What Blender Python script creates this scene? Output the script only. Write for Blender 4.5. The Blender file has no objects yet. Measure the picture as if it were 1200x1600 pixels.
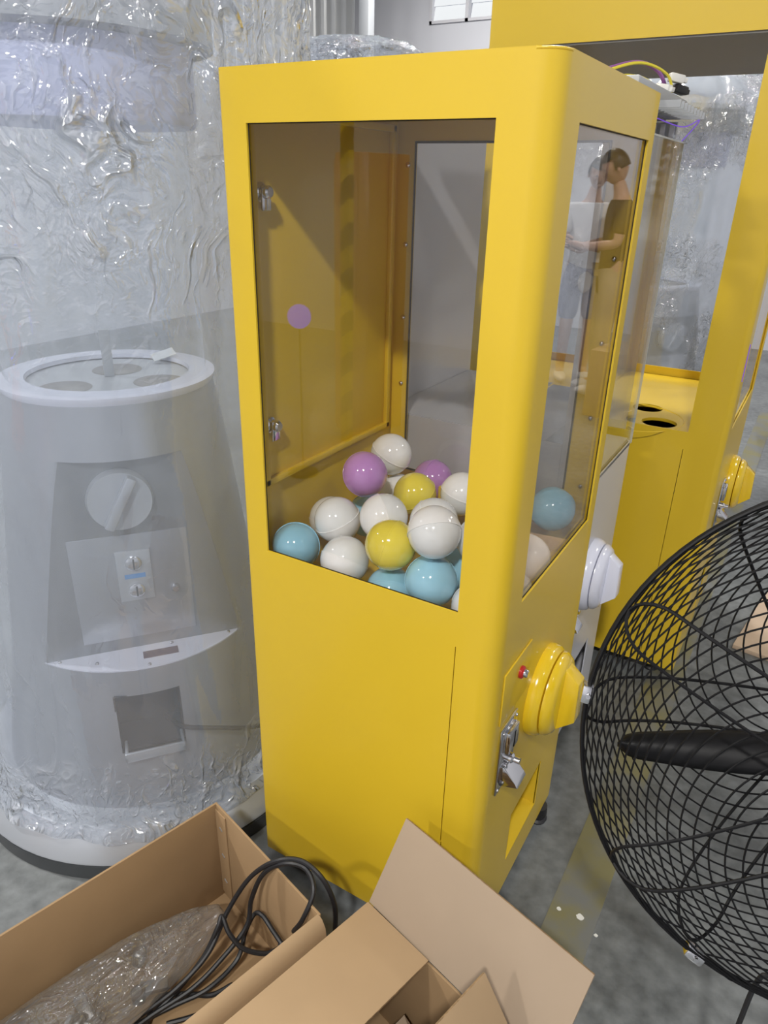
import bpy, bmesh, math, random
from mathutils import Vector, Matrix, noise
random.seed(7)
PI = math.pi
sc = bpy.context.scene
C = sc.collection
R = math.radians

# ------------------------------------------------------------------ camera
F_PX = 1118.17
CAM = Vector((0.3383, -0.9806, 1.5944))
YAW, PITCH, ROLL = -0.529123, 0.432393, 0.0250645
FW = Vector((math.sin(YAW)*math.cos(PITCH), math.cos(YAW)*math.cos(PITCH), -math.sin(PITCH)))
_rt = Vector((math.cos(YAW), -math.sin(YAW), 0)); _up = _rt.cross(FW)
RT = math.cos(ROLL)*_rt + math.sin(ROLL)*_up
UP = -math.sin(ROLL)*_rt + math.cos(ROLL)*_up
cd = bpy.data.cameras.new('camera'); cam = bpy.data.objects.new('camera', cd); C.objects.link(cam)
cd.sensor_fit = 'HORIZONTAL'; cd.sensor_width = 36.0; cd.lens = F_PX/1200*36
cd.clip_start = 0.02; cd.clip_end = 100
mw = Matrix((RT, UP, -FW)).transposed().to_4x4(); mw.translation = CAM
cam.matrix_world = mw
sc.camera = cam

def px(x, y, ax, v):
    """point where the sight line of a photo pixel meets the plane axis = v"""
    d = FW*F_PX + RT*(x-600) - UP*(y-800)
    return CAM + d*((v-CAM[ax])/d[ax])

# ------------------------------------------------------------------ world, lights, exposure
w = bpy.data.worlds.new('world'); sc.world = w; w.use_nodes = True
w.node_tree.nodes['Background'].inputs[0].default_value = (0.80, 0.86, 1.0, 1)
w.node_tree.nodes['Background'].inputs[1].default_value = 0.5
sc.view_settings.view_transform = 'Standard'; sc.view_settings.look = 'None'
sc.view_settings.gamma = 1.0; sc.view_settings.use_curve_mapping = False
sc.view_settings.exposure = -0.50
sc.cycles.transparent_max_bounces = 24
sc.cycles.max_bounces = 10
LAMPS = [  # x, y, z, watts
    (-1.5, -4.3, 4.2, 155), (0.9, -3.0, 4.2, 290), (-4.0, -1.2, 4.2, 250), (-3.6, 2.6, 4.2, 120),
    (-0.8, 3.2, 4.2, 120), (2.6, 3.4, 4.2, 60), (2.2, 6.4, 4.2, 100), (-3.4, 6.2, 4.2, 110), (3.0, -0.6, 4.2, 35)]

# ------------------------------------------------------------------ helpers
def node_mat(name):
    m = bpy.data.materials.new(name); m.use_nodes = True
    nt = m.node_tree
    return m, nt, nt.nodes['Principled BSDF'], nt.nodes['Material Output']
def pbr(name, col, rough=0.4, metal=0.0, spec=0.5, coat=0.0, var=0.0, vscale=8.0, bump=0.0, bscale=60.0, trans=0.0, sss=0.0, emit=None, estr=0.0, alpha=1.0):
    m, nt, b, o = node_mat(name)
    b.inputs['Base Color'].default_value = (*col, 1)
    b.inputs['Roughness'].default_value = rough
    b.inputs['Metallic'].default_value = metal
    b.inputs['Specular IOR Level'].default_value = spec
    b.inputs['Coat Weight'].default_value = coat
    b.inputs['Coat Roughness'].default_value = 0.08
    b.inputs['Transmission Weight'].default_value = trans
    if emit: b.inputs['Emission Color'].default_value = (*emit, 1); b.inputs['Emission Strength'].default_value = estr
    tc = nt.nodes.new('ShaderNodeTexCoord')
    if var > 0:
        n = nt.nodes.new('ShaderNodeTexNoise'); n.inputs['Scale'].default_value = vscale; n.inputs['Detail'].default_value = 5
        nt.links.new(tc.outputs['Object'], n.inputs['Vector'])
        r = nt.nodes.new('ShaderNodeValToRGB')
        r.color_ramp.elements[0].position = 0.3; r.color_ramp.elements[1].position = 0.7
        r.color_ramp.elements[0].color = (*[c*(1-var) for c in col], 1)
        r.color_ramp.elements[1].color = (*[min(1, c*(1+var)) for c in col], 1)
        nt.links.new(n.outputs['Fac'], r.inputs['Fac']); nt.links.new(r.outputs['Color'], b.inputs['Base Color'])
    if bump > 0:
        n2 = nt.nodes.new('ShaderNodeTexNoise'); n2.inputs['Scale'].default_value = bscale; n2.inputs['Detail'].default_value = 4
        nt.links.new(tc.outputs['Object'], n2.inputs['Vector'])
        bp = nt.nodes.new('ShaderNodeBump'); bp.inputs['Strength'].default_value = bump; bp.inputs['Distance'].default_value = 0.01
        nt.links.new(n2.outputs['Fac'], bp.inputs['Height']); nt.links.new(bp.outputs['Normal'], b.inputs['Normal'])
    return m
def thin_ior(nt, node, ior):
    """same index from both sides: a thin sheet, no total reflection at its back"""
    g = nt.nodes.new('ShaderNodeNewGeometry'); mx = nt.nodes.new('ShaderNodeMix'); mx.data_type = 'FLOAT'
    mx.inputs[2].default_value = ior; mx.inputs[3].default_value = 1.0/ior
    nt.links.new(g.outputs['Backfacing'], mx.inputs[0]); nt.links.new(mx.outputs[0], node.inputs['IOR'])
def glass_mat(name, tint, ior=1.45):
    m, nt, b, o = node_mat(name); nt.nodes.remove(b)
    t = nt.nodes.new('ShaderNodeBsdfTransparent'); t.inputs[0].default_value = (*tint, 1)
    g = nt.nodes.new('ShaderNodeBsdfGlossy'); g.inputs['Roughness'].default_value = 0.0; g.inputs[0].default_value = (1, 1, 1, 1)
    f = nt.nodes.new('ShaderNodeFresnel'); thin_ior(nt, f, ior)
    mx = nt.nodes.new('ShaderNodeMixShader')
    nt.links.new(f.outputs[0], mx.inputs[0]); nt.links.new(t.outputs[0], mx.inputs[1]); nt.links.new(g.outputs[0], mx.inputs[2])
    nt.links.new(mx.outputs[0], o.inputs['Surface'])
    return m
def film_mat(name, haze=0.3, col=(0.82, 0.89, 1.0), scale=7.0, bstr=1.0, gloss=0.3, rough=0.10, crease=0.5, zones=None, fine=38.0):
    """thin polythene: mostly see-through, milky scatter, whitened crease lines and a sheen that follows the crinkles.
    zones = (z0, z1) between which the film is pulled nearly smooth"""
    m, nt, b, o = node_mat(name); nt.nodes.remove(b)
    N = nt.nodes.new; L = nt.links.new
    def math_(op, a, b_=None, c=None, clamp=False):
        n = N('ShaderNodeMath'); n.operation = op; n.use_clamp = clamp
        for k, v in enumerate((a, b_, c)):
            if v is None: continue
            if isinstance(v, (int, float)): n.inputs[k].default_value = v
            else: L(v, n.inputs[k])
        return n.outputs[0]
    tc = N('ShaderNodeTexCoord')
    # warped coordinates so that creases wander
    w1 = N('ShaderNodeTexNoise'); w1.inputs['Scale'].default_value = scale*.55; w1.inputs['Detail'].default_value = 3
    L(tc.outputs['Object'], w1.inputs['Vector'])
    wm_ = N('ShaderNodeVectorMath'); wm_.operation = 'MULTIPLY_ADD'; wm_.inputs[1].default_value = (.30, .30, .30)
    L(w1.outputs['Color'], wm_.inputs[0]); L(tc.outputs['Object'], wm_.inputs[2])
    def crease_net(sc_, stretch, rot, width, lo_, hi_):
        """broken wandering streaks: contour lines of a stretched noise, kept only where a second noise is high"""
        mp = N('ShaderNodeMapping'); mp.inputs['Scale'].default_value = stretch; mp.inputs['Rotation'].default_value = rot
        L(wm_.outputs[0], mp.inputs['Vector'])
        n = N('ShaderNodeTexNoise'); n.inputs['Scale'].default_value = sc_; n.inputs['Detail'].default_value = 1.5; n.inputs['Roughness'].default_value = .6
        L(mp.outputs[0], n.inputs['Vector'])
        d = math_('ABSOLUTE', math_('SUBTRACT', n.outputs['Fac'], .5))
        mr = N('ShaderNodeMapRange'); mr.inputs[1].default_value = 0; mr.inputs[2].default_value = width; mr.inputs[3].default_value = 1; mr.inputs[4].default_value = 0
        L(d, mr.inputs[0])
        k = N('ShaderNodeTexNoise'); k.inputs['Scale'].default_value = sc_*1.3; k.inputs['Detail'].default_value = 2
        mp2 = N('ShaderNodeMapping'); mp2.inputs['Location'].default_value = (sc_, 3.7, 1.1); L(mp.outputs[0], mp2.inputs['Vector']); L(mp2.outputs[0], k.inputs['Vector'])
        kr = N('ShaderNodeMapRange'); kr.inputs[1].default_value = lo_; kr.inputs[2].default_value = hi_; L(k.outputs['Fac'], kr.inputs[0])
        return math_('MULTIPLY', mr.outputs[0], kr.outputs[0])
    c1_ = crease_net(scale, (1.6, 1.6, .5), (.5, .35, .2), .045, .44, .62)
    c2_ = math_('MAXIMUM', crease_net(scale*2.2, (1.5, 1.5, .6), (-.6, .4, .9), .06, .46, .62), crease_net(scale*4.5, (1.2, 1.2, .7), (.2, -.7, .4), .08, .48, .66))
    fn = N('ShaderNodeTexNoise'); fn.inputs['Scale'].default_value = fine; fn.inputs['Detail'].default_value = 2; L(wm_.outputs[0], fn.inputs['Vector'])
    # patchiness: creases come and go
    pn = N('ShaderNodeTexNoise'); pn.inputs['Scale'].default_value = 3.2; pn.inputs['Detail'].default_value = 2; L(tc.outputs['Object'], pn.inputs['Vector'])
    pr = N('ShaderNodeMapRange'); pr.inputs[1].default_value = .42; pr.inputs[2].default_value = .68; L(pn.outputs['Fac'], pr.inputs[0])
    act = pr.outputs[0]
    if zones:
        sx = N('ShaderNodeSeparateXYZ'); L(tc.outputs['Object'], sx.inputs[0])
        up_ = N('ShaderNodeMapRange'); up_.inputs[1].default_value = zones[1]-.12; up_.inputs[2].default_value = zones[1]+.28; L(sx.outputs[2], up_.inputs[0])
        dn_ = N('ShaderNodeMapRange'); dn_.inputs[1].default_value = zones[0]+.12; dn_.inputs[2].default_value = zones[0]-.03; L(sx.outputs[2], dn_.inputs[0])
        zz = math_('MAXIMUM', up_.outputs[0], dn_.outputs[0])
        act = math_('MULTIPLY', math_('MULTIPLY_ADD', zz, .95, .06), math_('MULTIPLY_ADD', act, .75, .3), clamp=True)
    ht = math_('MULTIPLY_ADD', c2_, .35, c1_)
    ht = math_('MULTIPLY_ADD', fn.outputs['Fac'], .9, ht)
    ht = math_('MULTIPLY', ht, act)
    bp = N('ShaderNodeBump'); bp.inputs['Strength'].default_value = bstr; bp.inputs['Distance'].default_value = 0.02; L(ht, bp.inputs['Height'])
    cr = math_('MULTIPLY', math_('MULTIPLY_ADD', c2_, .55, c1_, clamp=True), act)
    tr = N('ShaderNodeBsdfTransparent'); tr.inputs[0].default_value = (0.93, 0.95, 0.98, 1)
    df = N('ShaderNodeBsdfDiffuse'); df.inputs[0].default_value = (*col, 1)
    tl = N('ShaderNodeBsdfTranslucent'); tl.inputs[0].default_value = (*col, 1)
    gl = N('ShaderNodeBsdfGlossy'); gl.inputs['Roughness'].default_value = rough
    for s_ in (df, tl, gl): L(bp.outputs['Normal'], s_.inputs['Normal'])
    mw_ = N('ShaderNodeMixShader'); mw_.inputs[0].default_value = 0.45; L(df.outputs[0], mw_.inputs[1]); L(tl.outputs[0], mw_.inputs[2])
    lw = N('ShaderNodeLayerWeight'); lw.inputs['Blend'].default_value = 0.3
    hz = math_('MULTIPLY_ADD', lw.outputs['Facing'], .40, haze)
    hz = math_('MULTIPLY_ADD', cr, crease, hz, clamp=True)
    mh = N('ShaderNodeMixShader'); L(hz, mh.inputs[0]); L(tr.outputs[0], mh.inputs[1]); L(mw_.outputs[0], mh.inputs[2])
    fr = N('ShaderNodeFresnel'); thin_ior(nt, fr, 1.5); L(bp.outputs['Normal'], fr.inputs['Normal'])
    fg = math_('MULTIPLY_ADD', fr.outputs[0], .8, gloss*.2)
    fg = math_('MULTIPLY_ADD', cr, gloss, fg, clamp=True)
    mg = N('ShaderNodeMixShader'); L(fg, mg.inputs[0]); L(mh.outputs[0], mg.inputs[1]); L(gl.outputs[0], mg.inputs[2])
    L(mg.outputs[0], o.inputs['Surface'])
    return m
def emis(name, col, s):
    m, nt, b, o = node_mat(name)
    b.inputs['Base Color'].default_value = (0.02, 0.02, 0.02, 1)
    b.inputs['Emission Color'].default_value = (*col, 1); b.inputs['Emission Strength'].default_value = s
    return m

class MB:
    """collects shapes in one bmesh and links them as ONE mesh object"""
    def __init__(s): s.bm = bmesh.new()
    def quadmesh(s, rows, closed_u=False, closed_v=False):
        vs = [[s.bm.verts.new(p) for p in r] for r in rows]
        nr, nc = len(vs), len(vs[0])
        for i in range(nr if closed_v else nr-1):
            for j in range(nc if closed_u else nc-1):
                a, b_, c, d = vs[i][j], vs[i][(j+1) % nc], vs[(i+1) % nr][(j+1) % nc], vs[(i+1) % nr][j]
                try: s.bm.faces.new((a, b_, c, d))
                except ValueError: pass
        return vs
    def box(s, lo, hi, bev=0.0, M=None):
        b2 = bmesh.new()
        r = bmesh.ops.create_cube(b2, size=1.0)
        lo, hi = Vector(lo), Vector(hi)
        for v in b2.verts: v.co = Vector(((lo[k]+hi[k])/2 + v.co[k]*(hi[k]-lo[k]) for k in range(3)))
        if bev > 0: bmesh.ops.bevel(b2, geom=list(b2.edges), offset=bev, segments=2, affect='EDGES', profile=0.5)
        s.merge(b2, M); return s
    def merge(s, b2, M=None):
        if M is not None: bmesh.ops.transform(b2, matrix=M, verts=b2.verts)
        me = bpy.data.meshes.new('tmp'); b2.to_mesh(me); b2.free(); s.bm.from_mesh(me); bpy.data.meshes.remove(me)
    def prism(s, poly, h0, h1, M=None, bev=0.0):
        """poly in local xy extruded z h0..h1"""
        b2 = bmesh.new()
        lo = [b2.verts.new((x, y, h0)) for x, y in poly]; hi = [b2.verts.new((x, y, h1)) for x, y in poly]
        n = len(poly)
        b2.faces.new(lo[::-1]); b2.faces.new(hi)
        for i in range(n): b2.faces.new((lo[i], lo[(i+1) % n], hi[(i+1) % n], hi[i]))
        if bev > 0: bmesh.ops.bevel(b2, geom=list(b2.edges), offset=bev, segments=2, affect='EDGES', profile=0.5)
        s.merge(b2, M); return s
    def lathe(s, prof, n=32, M=None, cap=True, a0=0.0, a1=2*PI):
        b2 = bmesh.new(); full = abs(a1-a0-2*PI) < 1e-6
        rings = []
        for r, z in prof:
            if r < 1e-6: rings.append([b2.verts.new((0, 0, z))])
            else: rings.append([b2.verts.new((r*math.cos(a0+(a1-a0)*k/n), r*math.sin(a0+(a1-a0)*k/n), z)) for k in range(n if full else n+1)])
        for A, B in zip(rings, rings[1:]):
            m = max(len(A), len(B))
            for k in range(m if full else m-1):
                k2 = (k+1) % m
                if len(A) == 1 and len(B) == 1: continue
                if len(A) == 1: f = (A[0], B[k2], B[k])
                elif len(B) == 1: f = (A[k], A[k2], B[0])
                else: f = (A[k], A[k2], B[k2], B[k])
                try: b2.faces.new(f)
                except ValueError: pass
        if cap and full:
            for ring, rev in ((rings[0], True), (rings[-1], False)):
                if len(ring) > 2:
                    try: b2.faces.new(ring[::-1] if rev else ring)
                    except ValueError: pass
        bmesh.ops.recalc_face_normals(b2, faces=b2.faces)
        s.merge(b2, M); return s
    def tube(s, pts, r, n=8, closed=False, cap=True, taper=None):
        pts = [Vector(p) for p in pts]; N_ = len(pts)
        rings = []; prev = None
        for i, p in enumerate(pts):
            a = pts[(i-1) % N_] if (closed or i > 0) else p
            b_ = pts[(i+1) % N_] if (closed or i < N_-1) else p
            t = (b_-a).normalized()
            if prev is None:
                e = t.orthogonal().normalized()
            else:
                e = (prev - t*prev.dot(t)); e = e.normalized() if e.length > 1e-8 else t.orthogonal().normalized()
            prev = e; f = t.cross(e)
            rr = r if taper is None else r*taper(i/(N_-1))
            rings.append([p + rr*(math.cos(2*PI*k/n)*e + math.sin(2*PI*k/n)*f) for k in range(n)])
        vs = s.quadmesh(rings, closed_u=True, closed_v=closed)
        if cap and not closed:
            s.bm.faces.new(vs[0][::-1]); s.bm.faces.new(vs[-1])
        return s
    def sphere(s, c, r, u=20, v=12, sc_=(1, 1, 1), M=None):
        b2 = bmesh.new(); bmesh.ops.create_uvsphere(b2, u_segments=u, v_segments=v, radius=r)
        for q in b2.verts: q.co = Vector((c[0]+q.co.x*sc_[0], c[1]+q.co.y*sc_[1], c[2]+q.co.z*sc_[2]))
        s.merge(b2, M); return s
    def build(s, name, mat, parent=None, smooth=True, ang=40):
        bmesh.ops.recalc_face_normals(s.bm, faces=s.bm.faces)
        me = bpy.data.meshes.new(name); s.bm.to_mesh(me); s.bm.free()
        me.materials.append(mat)
        if smooth:
            me.shade_smooth(); me.set_sharp_from_angle(angle=R(ang))
        o = bpy.data.objects.new(name, me); C.objects.link(o)
        if parent is not None: o.parent = parent
        return o
def thing(name, label, cat, loc=(0, 0, 0), rotz=0.0, group=None):
    o = bpy.data.objects.new(name, None); C.objects.link(o); o.empty_display_size = 0.1
    o.location = loc; o.rotation_euler = (0, 0, rotz)
    return tag(o, label, cat, group)
def tag(o, label, cat, group=None, kind=None):
    o['label'] = label; o['category'] = cat
    if group: o['group'] = group
    if kind: o['kind'] = kind
    return o
def struct(o, label=None, cat=None):
    o['kind'] = 'structure'
    if label: o['label'] = label
    if cat: o['category'] = cat
    return o
def share(name, src, M, parent):
    o = bpy.data.objects.new(name, src.data); C.objects.link(o); o.parent = parent; o.matrix_local = M; return o
def copy_tree(o, parent=None):
    c = o.copy(); C.objects.link(c); c.parent = parent
    for ch in list(o.children): copy_tree(ch, c)
    return c
def bool_cut(o, cutters):
    """cut holes, bake the result, remove the cutters"""
    for c in cutters:
        m = o.modifiers.new('b', 'BOOLEAN'); m.operation = 'DIFFERENCE'; m.object = c; m.solver = 'EXACT'
    bpy.context.view_layer.update()
    dg = bpy.context.evaluated_depsgraph_get()
    me = bpy.data.meshes.new_from_object(o.evaluated_get(dg))
    o.modifiers.clear(); old = o.data; o.data = me; bpy.data.meshes.remove(old)
    for c in cutters:
        d = c.data; bpy.data.objects.remove(c); bpy.data.meshes.remove(d)
    o.data.set_sharp_from_angle(angle=R(40))
    return o
def axis_frame(origin, zdir, xdir=None):
    z = Vector(zdir).normalized()
    x = Vector(xdir) if xdir is not None else z.orthogonal()
    x = (x - z*x.dot(z)).normalized(); y = z.cross(x)
    M = Matrix((x, y, z)).transposed().to_4x4(); M.translation = Vector(origin); return M
def smooth_path(pts, sub=8):
    pts = [Vector(p) for p in pts]; out = []
    for i in range(len(pts)-1):
        p0 = pts[max(i-1, 0)]; p1 = pts[i]; p2 = pts[i+1]; p3 = pts[min(i+2, len(pts)-1)]
        for k in range(sub):
            t = k/sub
            out.append(0.5*((2*p1) + (p2-p0)*t + (2*p0-5*p1+4*p2-p3)*t*t + (3*p1-p0-3*p2+p3)*t**3))
    out.append(pts[-1]); return out

def shell(x0, x1, y0, y1, z0, z1, rad, t, holes):
    """hollow sheet-metal box standing open at top and bottom; rad = corner radii (SW, SE, NE, NW);
    holes = list of (side, a0, a1, z0, z1), a = x on the S and N sides, y on E and W"""
    P = []   # outer point, normal, side, coordinate
    rSW, rSE, rNE, rNW = rad
    def face(side, a, b_, cst):
        br = {a, b_}
        for h in holes:
            if h[0] == side: br |= {h[1], h[2]}
        br = sorted(br, reverse=(b_ < a))
        for v in br:
            if side == 'S': P.append((Vector((v, cst, 0)), Vector((0, -1, 0)), side, v))
            if side == 'N': P.append((Vector((v, cst, 0)), Vector((0, 1, 0)), side, v))
            if side == 'E': P.append((Vector((cst, v, 0)), Vector((1, 0, 0)), side, v))
            if side == 'W': P.append((Vector((cst, v, 0)), Vector((-1, 0, 0)), side, v))
    def arc(cx, cy, r, a0):
        n = 10 if r > 0.01 else 3
        for k in range(1, n):
            a = a0 + PI/2*k/n; nv = Vector((math.cos(a), math.sin(a), 0))
            P.append((Vector((cx, cy, 0))+nv*r, nv, 'c', 0))
    face('S', x0+rSW, x1-rSE, y0); arc(x1-rSE, y0+rSE, rSE, -PI/2)
    face('E', y0+rSE, y1-rNE, x1); arc(x1-rNE, y1-rNE, rNE, 0)
    face('N', x1-rNE, x0+rNW, y1); arc(x0+rNW, y1-rNW, rNW, PI/2)
    face('W', y1-rNW, y0+rSW, x0); arc(x0+rSW, y0+rSW, rSW, PI)
    zs = sorted({z0, z1} | {h[3] for h in holes} | {h[4] for h in holes})
    nP, nz = len(P), len(zs)
    m = MB(); bm = m.bm
    vo = [[bm.verts.new((p[0].x, p[0].y, z)) for p in P] for z in zs]
    vi = [[bm.verts.new((p[0].x-p[1].x*t, p[0].y-p[1].y*t, z)) for p in P] for z in zs]
    def solid(i, j):
        if i < 0 or i >= nz-1: return False
        j %= nP; a, b_ = P[j], P[(j+1) % nP]
        if a[2] != b_[2] or a[2] == 'c': return True
        am = (a[3]+b_[3])/2; zm = (zs[i]+zs[i+1])/2
        for h in holes:
            if h[0] == a[2] and h[1] < am < h[2] and h[3] < zm < h[4]: return False
        return True
    for i in range(nz-1):
        for j in range(nP):
            if not solid(i, j): continue
            j2 = (j+1) % nP
            bm.faces.new((vo[i][j], vo[i][j2], vo[i+1][j2], vo[i+1][j]))
            bm.faces.new((vi[i][j2], vi[i][j], vi[i+1][j], vi[i+1][j2]))
            if not solid(i, j-1): bm.faces.new((vo[i][j], vo[i+1][j], vi[i+1][j], vi[i][j]))
            if not solid(i, j+1): bm.faces.new((vo[i+1][j2], vo[i][j2], vi[i][j2], vi[i+1][j2]))
            if not solid(i-1, j): bm.faces.new((vo[i][j2], vo[i][j], vi[i][j], vi[i][j2]))
            if not solid(i+1, j): bm.faces.new((vo[i+1][j], vo[i+1][j2], vi[i+1][j2], vi[i+1][j]))
    loose = [v for v in bm.verts if not v.link_faces]
    bmesh.ops.delete(bm, geom=loose, context='VERTS')
    return m, P
def rounded_rect(x0, x1, y0, y1, rad, n=8):
    rSW, rSE, rNE, rNW = rad; out = []
    for cx, cy, r, a0 in ((x0+rSW, y0+rSW, rSW, PI), (x1-rSE, y0+rSE, rSE, -PI/2), (x1-rNE, y1-rNE, rNE, 0), (x0+rNW, y1-rNW, rNW, PI/2)):
        for k in range(n+1):
            a = a0+PI/2*k/n; out.append((cx+r*math.cos(a), cy+r*math.sin(a)))
    return out

# ------------------------------------------------------------------ materials
YEL = (0.70, 0.478, 0.024)
M_yel = pbr('yellow_paint', YEL, rough=0.38, coat=0.25, var=0.02, vscale=3)
M_yel_gloss = pbr('yellow_plastic', (0.80, 0.55, 0.02), rough=0.18, coat=0.4)
M_chrome = pbr('chrome', (0.72, 0.72, 0.74), rough=0.14, metal=1.0)
M_silver = pbr('silver_paint', (0.40, 0.42, 0.46), rough=0.33, metal=0.6, var=0.03)
M_silver_l = pbr('light_silver_paint', (0.50, 0.53, 0.58), rough=0.3, metal=0.45)
M_white = pbr('white_paint', (0.57, 0.58, 0.63), rough=0.35, coat=0.2)
M_whitepl = pbr('white_plastic', (0.72, 0.74, 0.86), rough=0.2, coat=0.3)
M_dark = pbr('dark_steel', (0.045, 0.05, 0.055), rough=0.45)
M_black = pbr('black_paint', (0.004, 0.004, 0.005), rough=0.55, spec=0.25)
M_rubber = pbr('black_rubber', (0.012, 0.012, 0.014), rough=0.5)
M_grey = pbr('grey_sheet', (0.24, 0.23, 0.22), rough=0.5)
M_lgrey = pbr('pale_grey_sheet', (0.42, 0.44, 0.47), rough=0.45)
M_red = pbr('red_plastic', (0.45, 0.02, 0.02), rough=0.3)
M_blue = pbr('blue_print', (0.05, 0.25, 0.60), rough=0.4)
M_display = pbr('lcd_window', (0.10, 0.06, 0.09), rough=0.15)
M_glass = glass_mat('tinted_pane', (0.95, 0.945, 0.94))
M_acryl = glass_mat('clear_acrylic', (0.96, 0.975, 0.98))
M_edge = pbr('acrylic_edge', (0.55, 0.60, 0.64), rough=0.25)
M_film = film_mat('polythene_cover', haze=0.19, scale=7.0, zones=(.22, 1.34), crease=.75, gloss=.55, bstr=1.0)
M_bubble = film_mat('bubble_wrap', haze=0.30, scale=16.0, fine=90, gloss=0.7, crease=.75)
M_bagfilm = film_mat('clear_bag', haze=0.10, col=(0.75, 0.72, 0.66), scale=16.0, gloss=0.7, rough=.08, crease=.5, fine=45)
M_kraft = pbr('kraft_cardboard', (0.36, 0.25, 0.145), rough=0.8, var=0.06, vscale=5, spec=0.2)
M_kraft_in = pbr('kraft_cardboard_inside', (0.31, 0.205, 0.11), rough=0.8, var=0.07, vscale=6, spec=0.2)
M_kraftp = pbr('pale_kraft_board', (0.32, 0.245, 0.175), rough=0.75, var=0.05, vscale=4, spec=0.25)
M_flute = pbr('corrugated_edge', (0.27, 0.175, 0.09), rough=0.9, var=0.3, vscale=120)
M_purple = emis('violet_led', (0.30, 0.12, 1.0), 0.8)
M_lamp = emis('led_lens', (1.0, 0.98, 0.95), 6.0)

# concrete floor with a worn yellow line
def floor_material():
    m, nt, b, o = node_mat('concrete'); N = nt.nodes.new
    tc = N('ShaderNodeTexCoord')
    n1 = N('ShaderNodeTexNoise'); n1.inputs['Scale'].default_value = 2.2; n1.inputs['Detail'].default_value = 8
    n2 = N('ShaderNodeTexNoise'); n2.inputs['Scale'].default_value = 26; n2.inputs['Detail'].default_value = 6
    for n in (n1, n2): nt.links.new(tc.outputs['Object'], n.inputs['Vector'])
    mx = N('ShaderNodeMix'); mx.data_type = 'FLOAT'; mx.inputs[0].default_value = 0.45
    nt.links.new(n1.outputs['Fac'], mx.inputs[2]); nt.links.new(n2.outputs['Fac'], mx.inputs[3])
    r = N('ShaderNodeValToRGB'); r.color_ramp.elements[0].position = 0.36; r.color_ramp.elements[1].position = 0.64
    r.color_ramp.elements[0].color = (0.085, 0.092, 0.095, 1); r.color_ramp.elements[1].color = (0.215, 0.23, 0.235, 1)
    nt.links.new(mx.outputs[0], r.inputs['Fac']); nt.links.new(r.outputs['Color'], b.inputs['Base Color'])
    b.inputs['Roughness'].default_value = 0.32
    bp = N('ShaderNodeBump'); bp.inputs['Strength'].default_value = 0.12; bp.inputs['Distance'].default_value = 0.01
    nt.links.new(n2.outputs['Fac'], bp.inputs['Height']); nt.links.new(bp.outputs['Normal'], b.inputs['Normal'])
    return m
def worn_paint():
    m, nt, b, o = node_mat('worn_floor_paint'); N = nt.nodes.new
    tc = N('ShaderNodeTexCoord')
    n = N('ShaderNodeTexNoise'); n.inputs['Scale'].default_value = 7; n.inputs['Detail'].default_value = 8
    nt.links.new(tc.outputs['Object'], n.inputs['Vector'])
    r = N('ShaderNodeValToRGB'); r.color_ramp.elements[0].position = 0.42; r.color_ramp.elements[1].position = 0.6
    r.color_ramp.elements[0].color = (0.20, 0.185, 0.09, 1); r.color_ramp.elements[1].color = (0.17, 0.175, 0.165, 1)
    nt.links.new(n.outputs['Fac'], r.inputs['Fac']); nt.links.new(r.outputs['Color'], b.inputs['Base Color'])
    b.inputs['Roughness'].default_value = 0.4
    return m
M_floor = floor_material(); M_line = worn_paint()
M_wall = pbr('painted_wall', (0.60, 0.61, 0.66), rough=0.7, var=0.03, vscale=1.5)
M_ceil = pbr('ceiling_paint', (0.55, 0.57, 0.60), rough=0.8)
M_corr = pbr('corrugated_sheet', (0.55, 0.56, 0.57), rough=0.45, metal=0.2)

# ------------------------------------------------------------------ the room
X0, X1, Y0, Y1, ZC = -6.5, 4.5, -6.0, 8.0, 5.2
struct(MB().box((X0-.2, Y0-.2, -0.2), (X1+.2, Y1+.2, 0)).build('floor', M_floor), 'grey concrete workshop floor', 'floor')
struct(MB().box((X0-.2, Y0-.2, ZC), (X1+.2, Y1+.2, ZC+.2)).build('ceiling', M_ceil), 'pale workshop ceiling', 'ceiling')
struct(MB().box((X0-.2, Y0-.2, 0), (X0, Y1+.2, ZC)).build('wall_left', M_wall), 'pale painted wall on the left', 'wall')
struct(MB().box((X1, Y0-.2, 0), (X1+.2, Y1+.2, ZC)).build('wall_right', M_wall), 'pale painted wall on the right', 'wall')
struct(MB().box((X0, Y0-.2, 0), (X1, Y0, ZC)).build('wall_front', M_wall), 'pale painted wall behind the viewer', 'wall')
# far wall with a high louvred window
WX0, WX1 = px(672, 35, 1, Y1).x, px(672, 35, 1, Y1).x+1.45
WZ0 = px(700, 36, 1, Y1).z; WZ1 = WZ0+0.95
m = MB()
m.box((X0, Y1, 0), (X1, Y1+.2, WZ0)).box((X0, Y1, WZ1), (X1, Y1+.2, ZC)).box((X0, Y1, WZ0), (WX0, Y1+.2, WZ1)).box((WX1, Y1, WZ0), (X1, Y1+.2, WZ1))
struct(m.build('wall_back', M_wall), 'white painted far wall', 'wall')
win = struct(thing('window_1', 'high louvred window in the white far wall', 'window', (WX0, Y1, WZ0)))
m = MB(); W_, H_ = WX1-WX0, WZ1-WZ0
m.box((0, -.02, 0), (W_, .06, .03)).box((0, -.02, H_-.03), (W_, .06, H_)).box((0, -.02, 0), (.03, .06, H_)).box((W_-.03, -.02, 0), (W_, .06, H_))
for k in (1, 2): m.box((W_*k/3-.02, -.02, 0), (W_*k/3+.02, .06, H_))
m.build('window_frame', pbr('window_frame_paint', (0.62, 0.62, 0.66), rough=0.5), win)
M_pane = emis('daylit_frosted_pane', (0.95, 0.98, 1.0), 1.25)
pm = None
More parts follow.
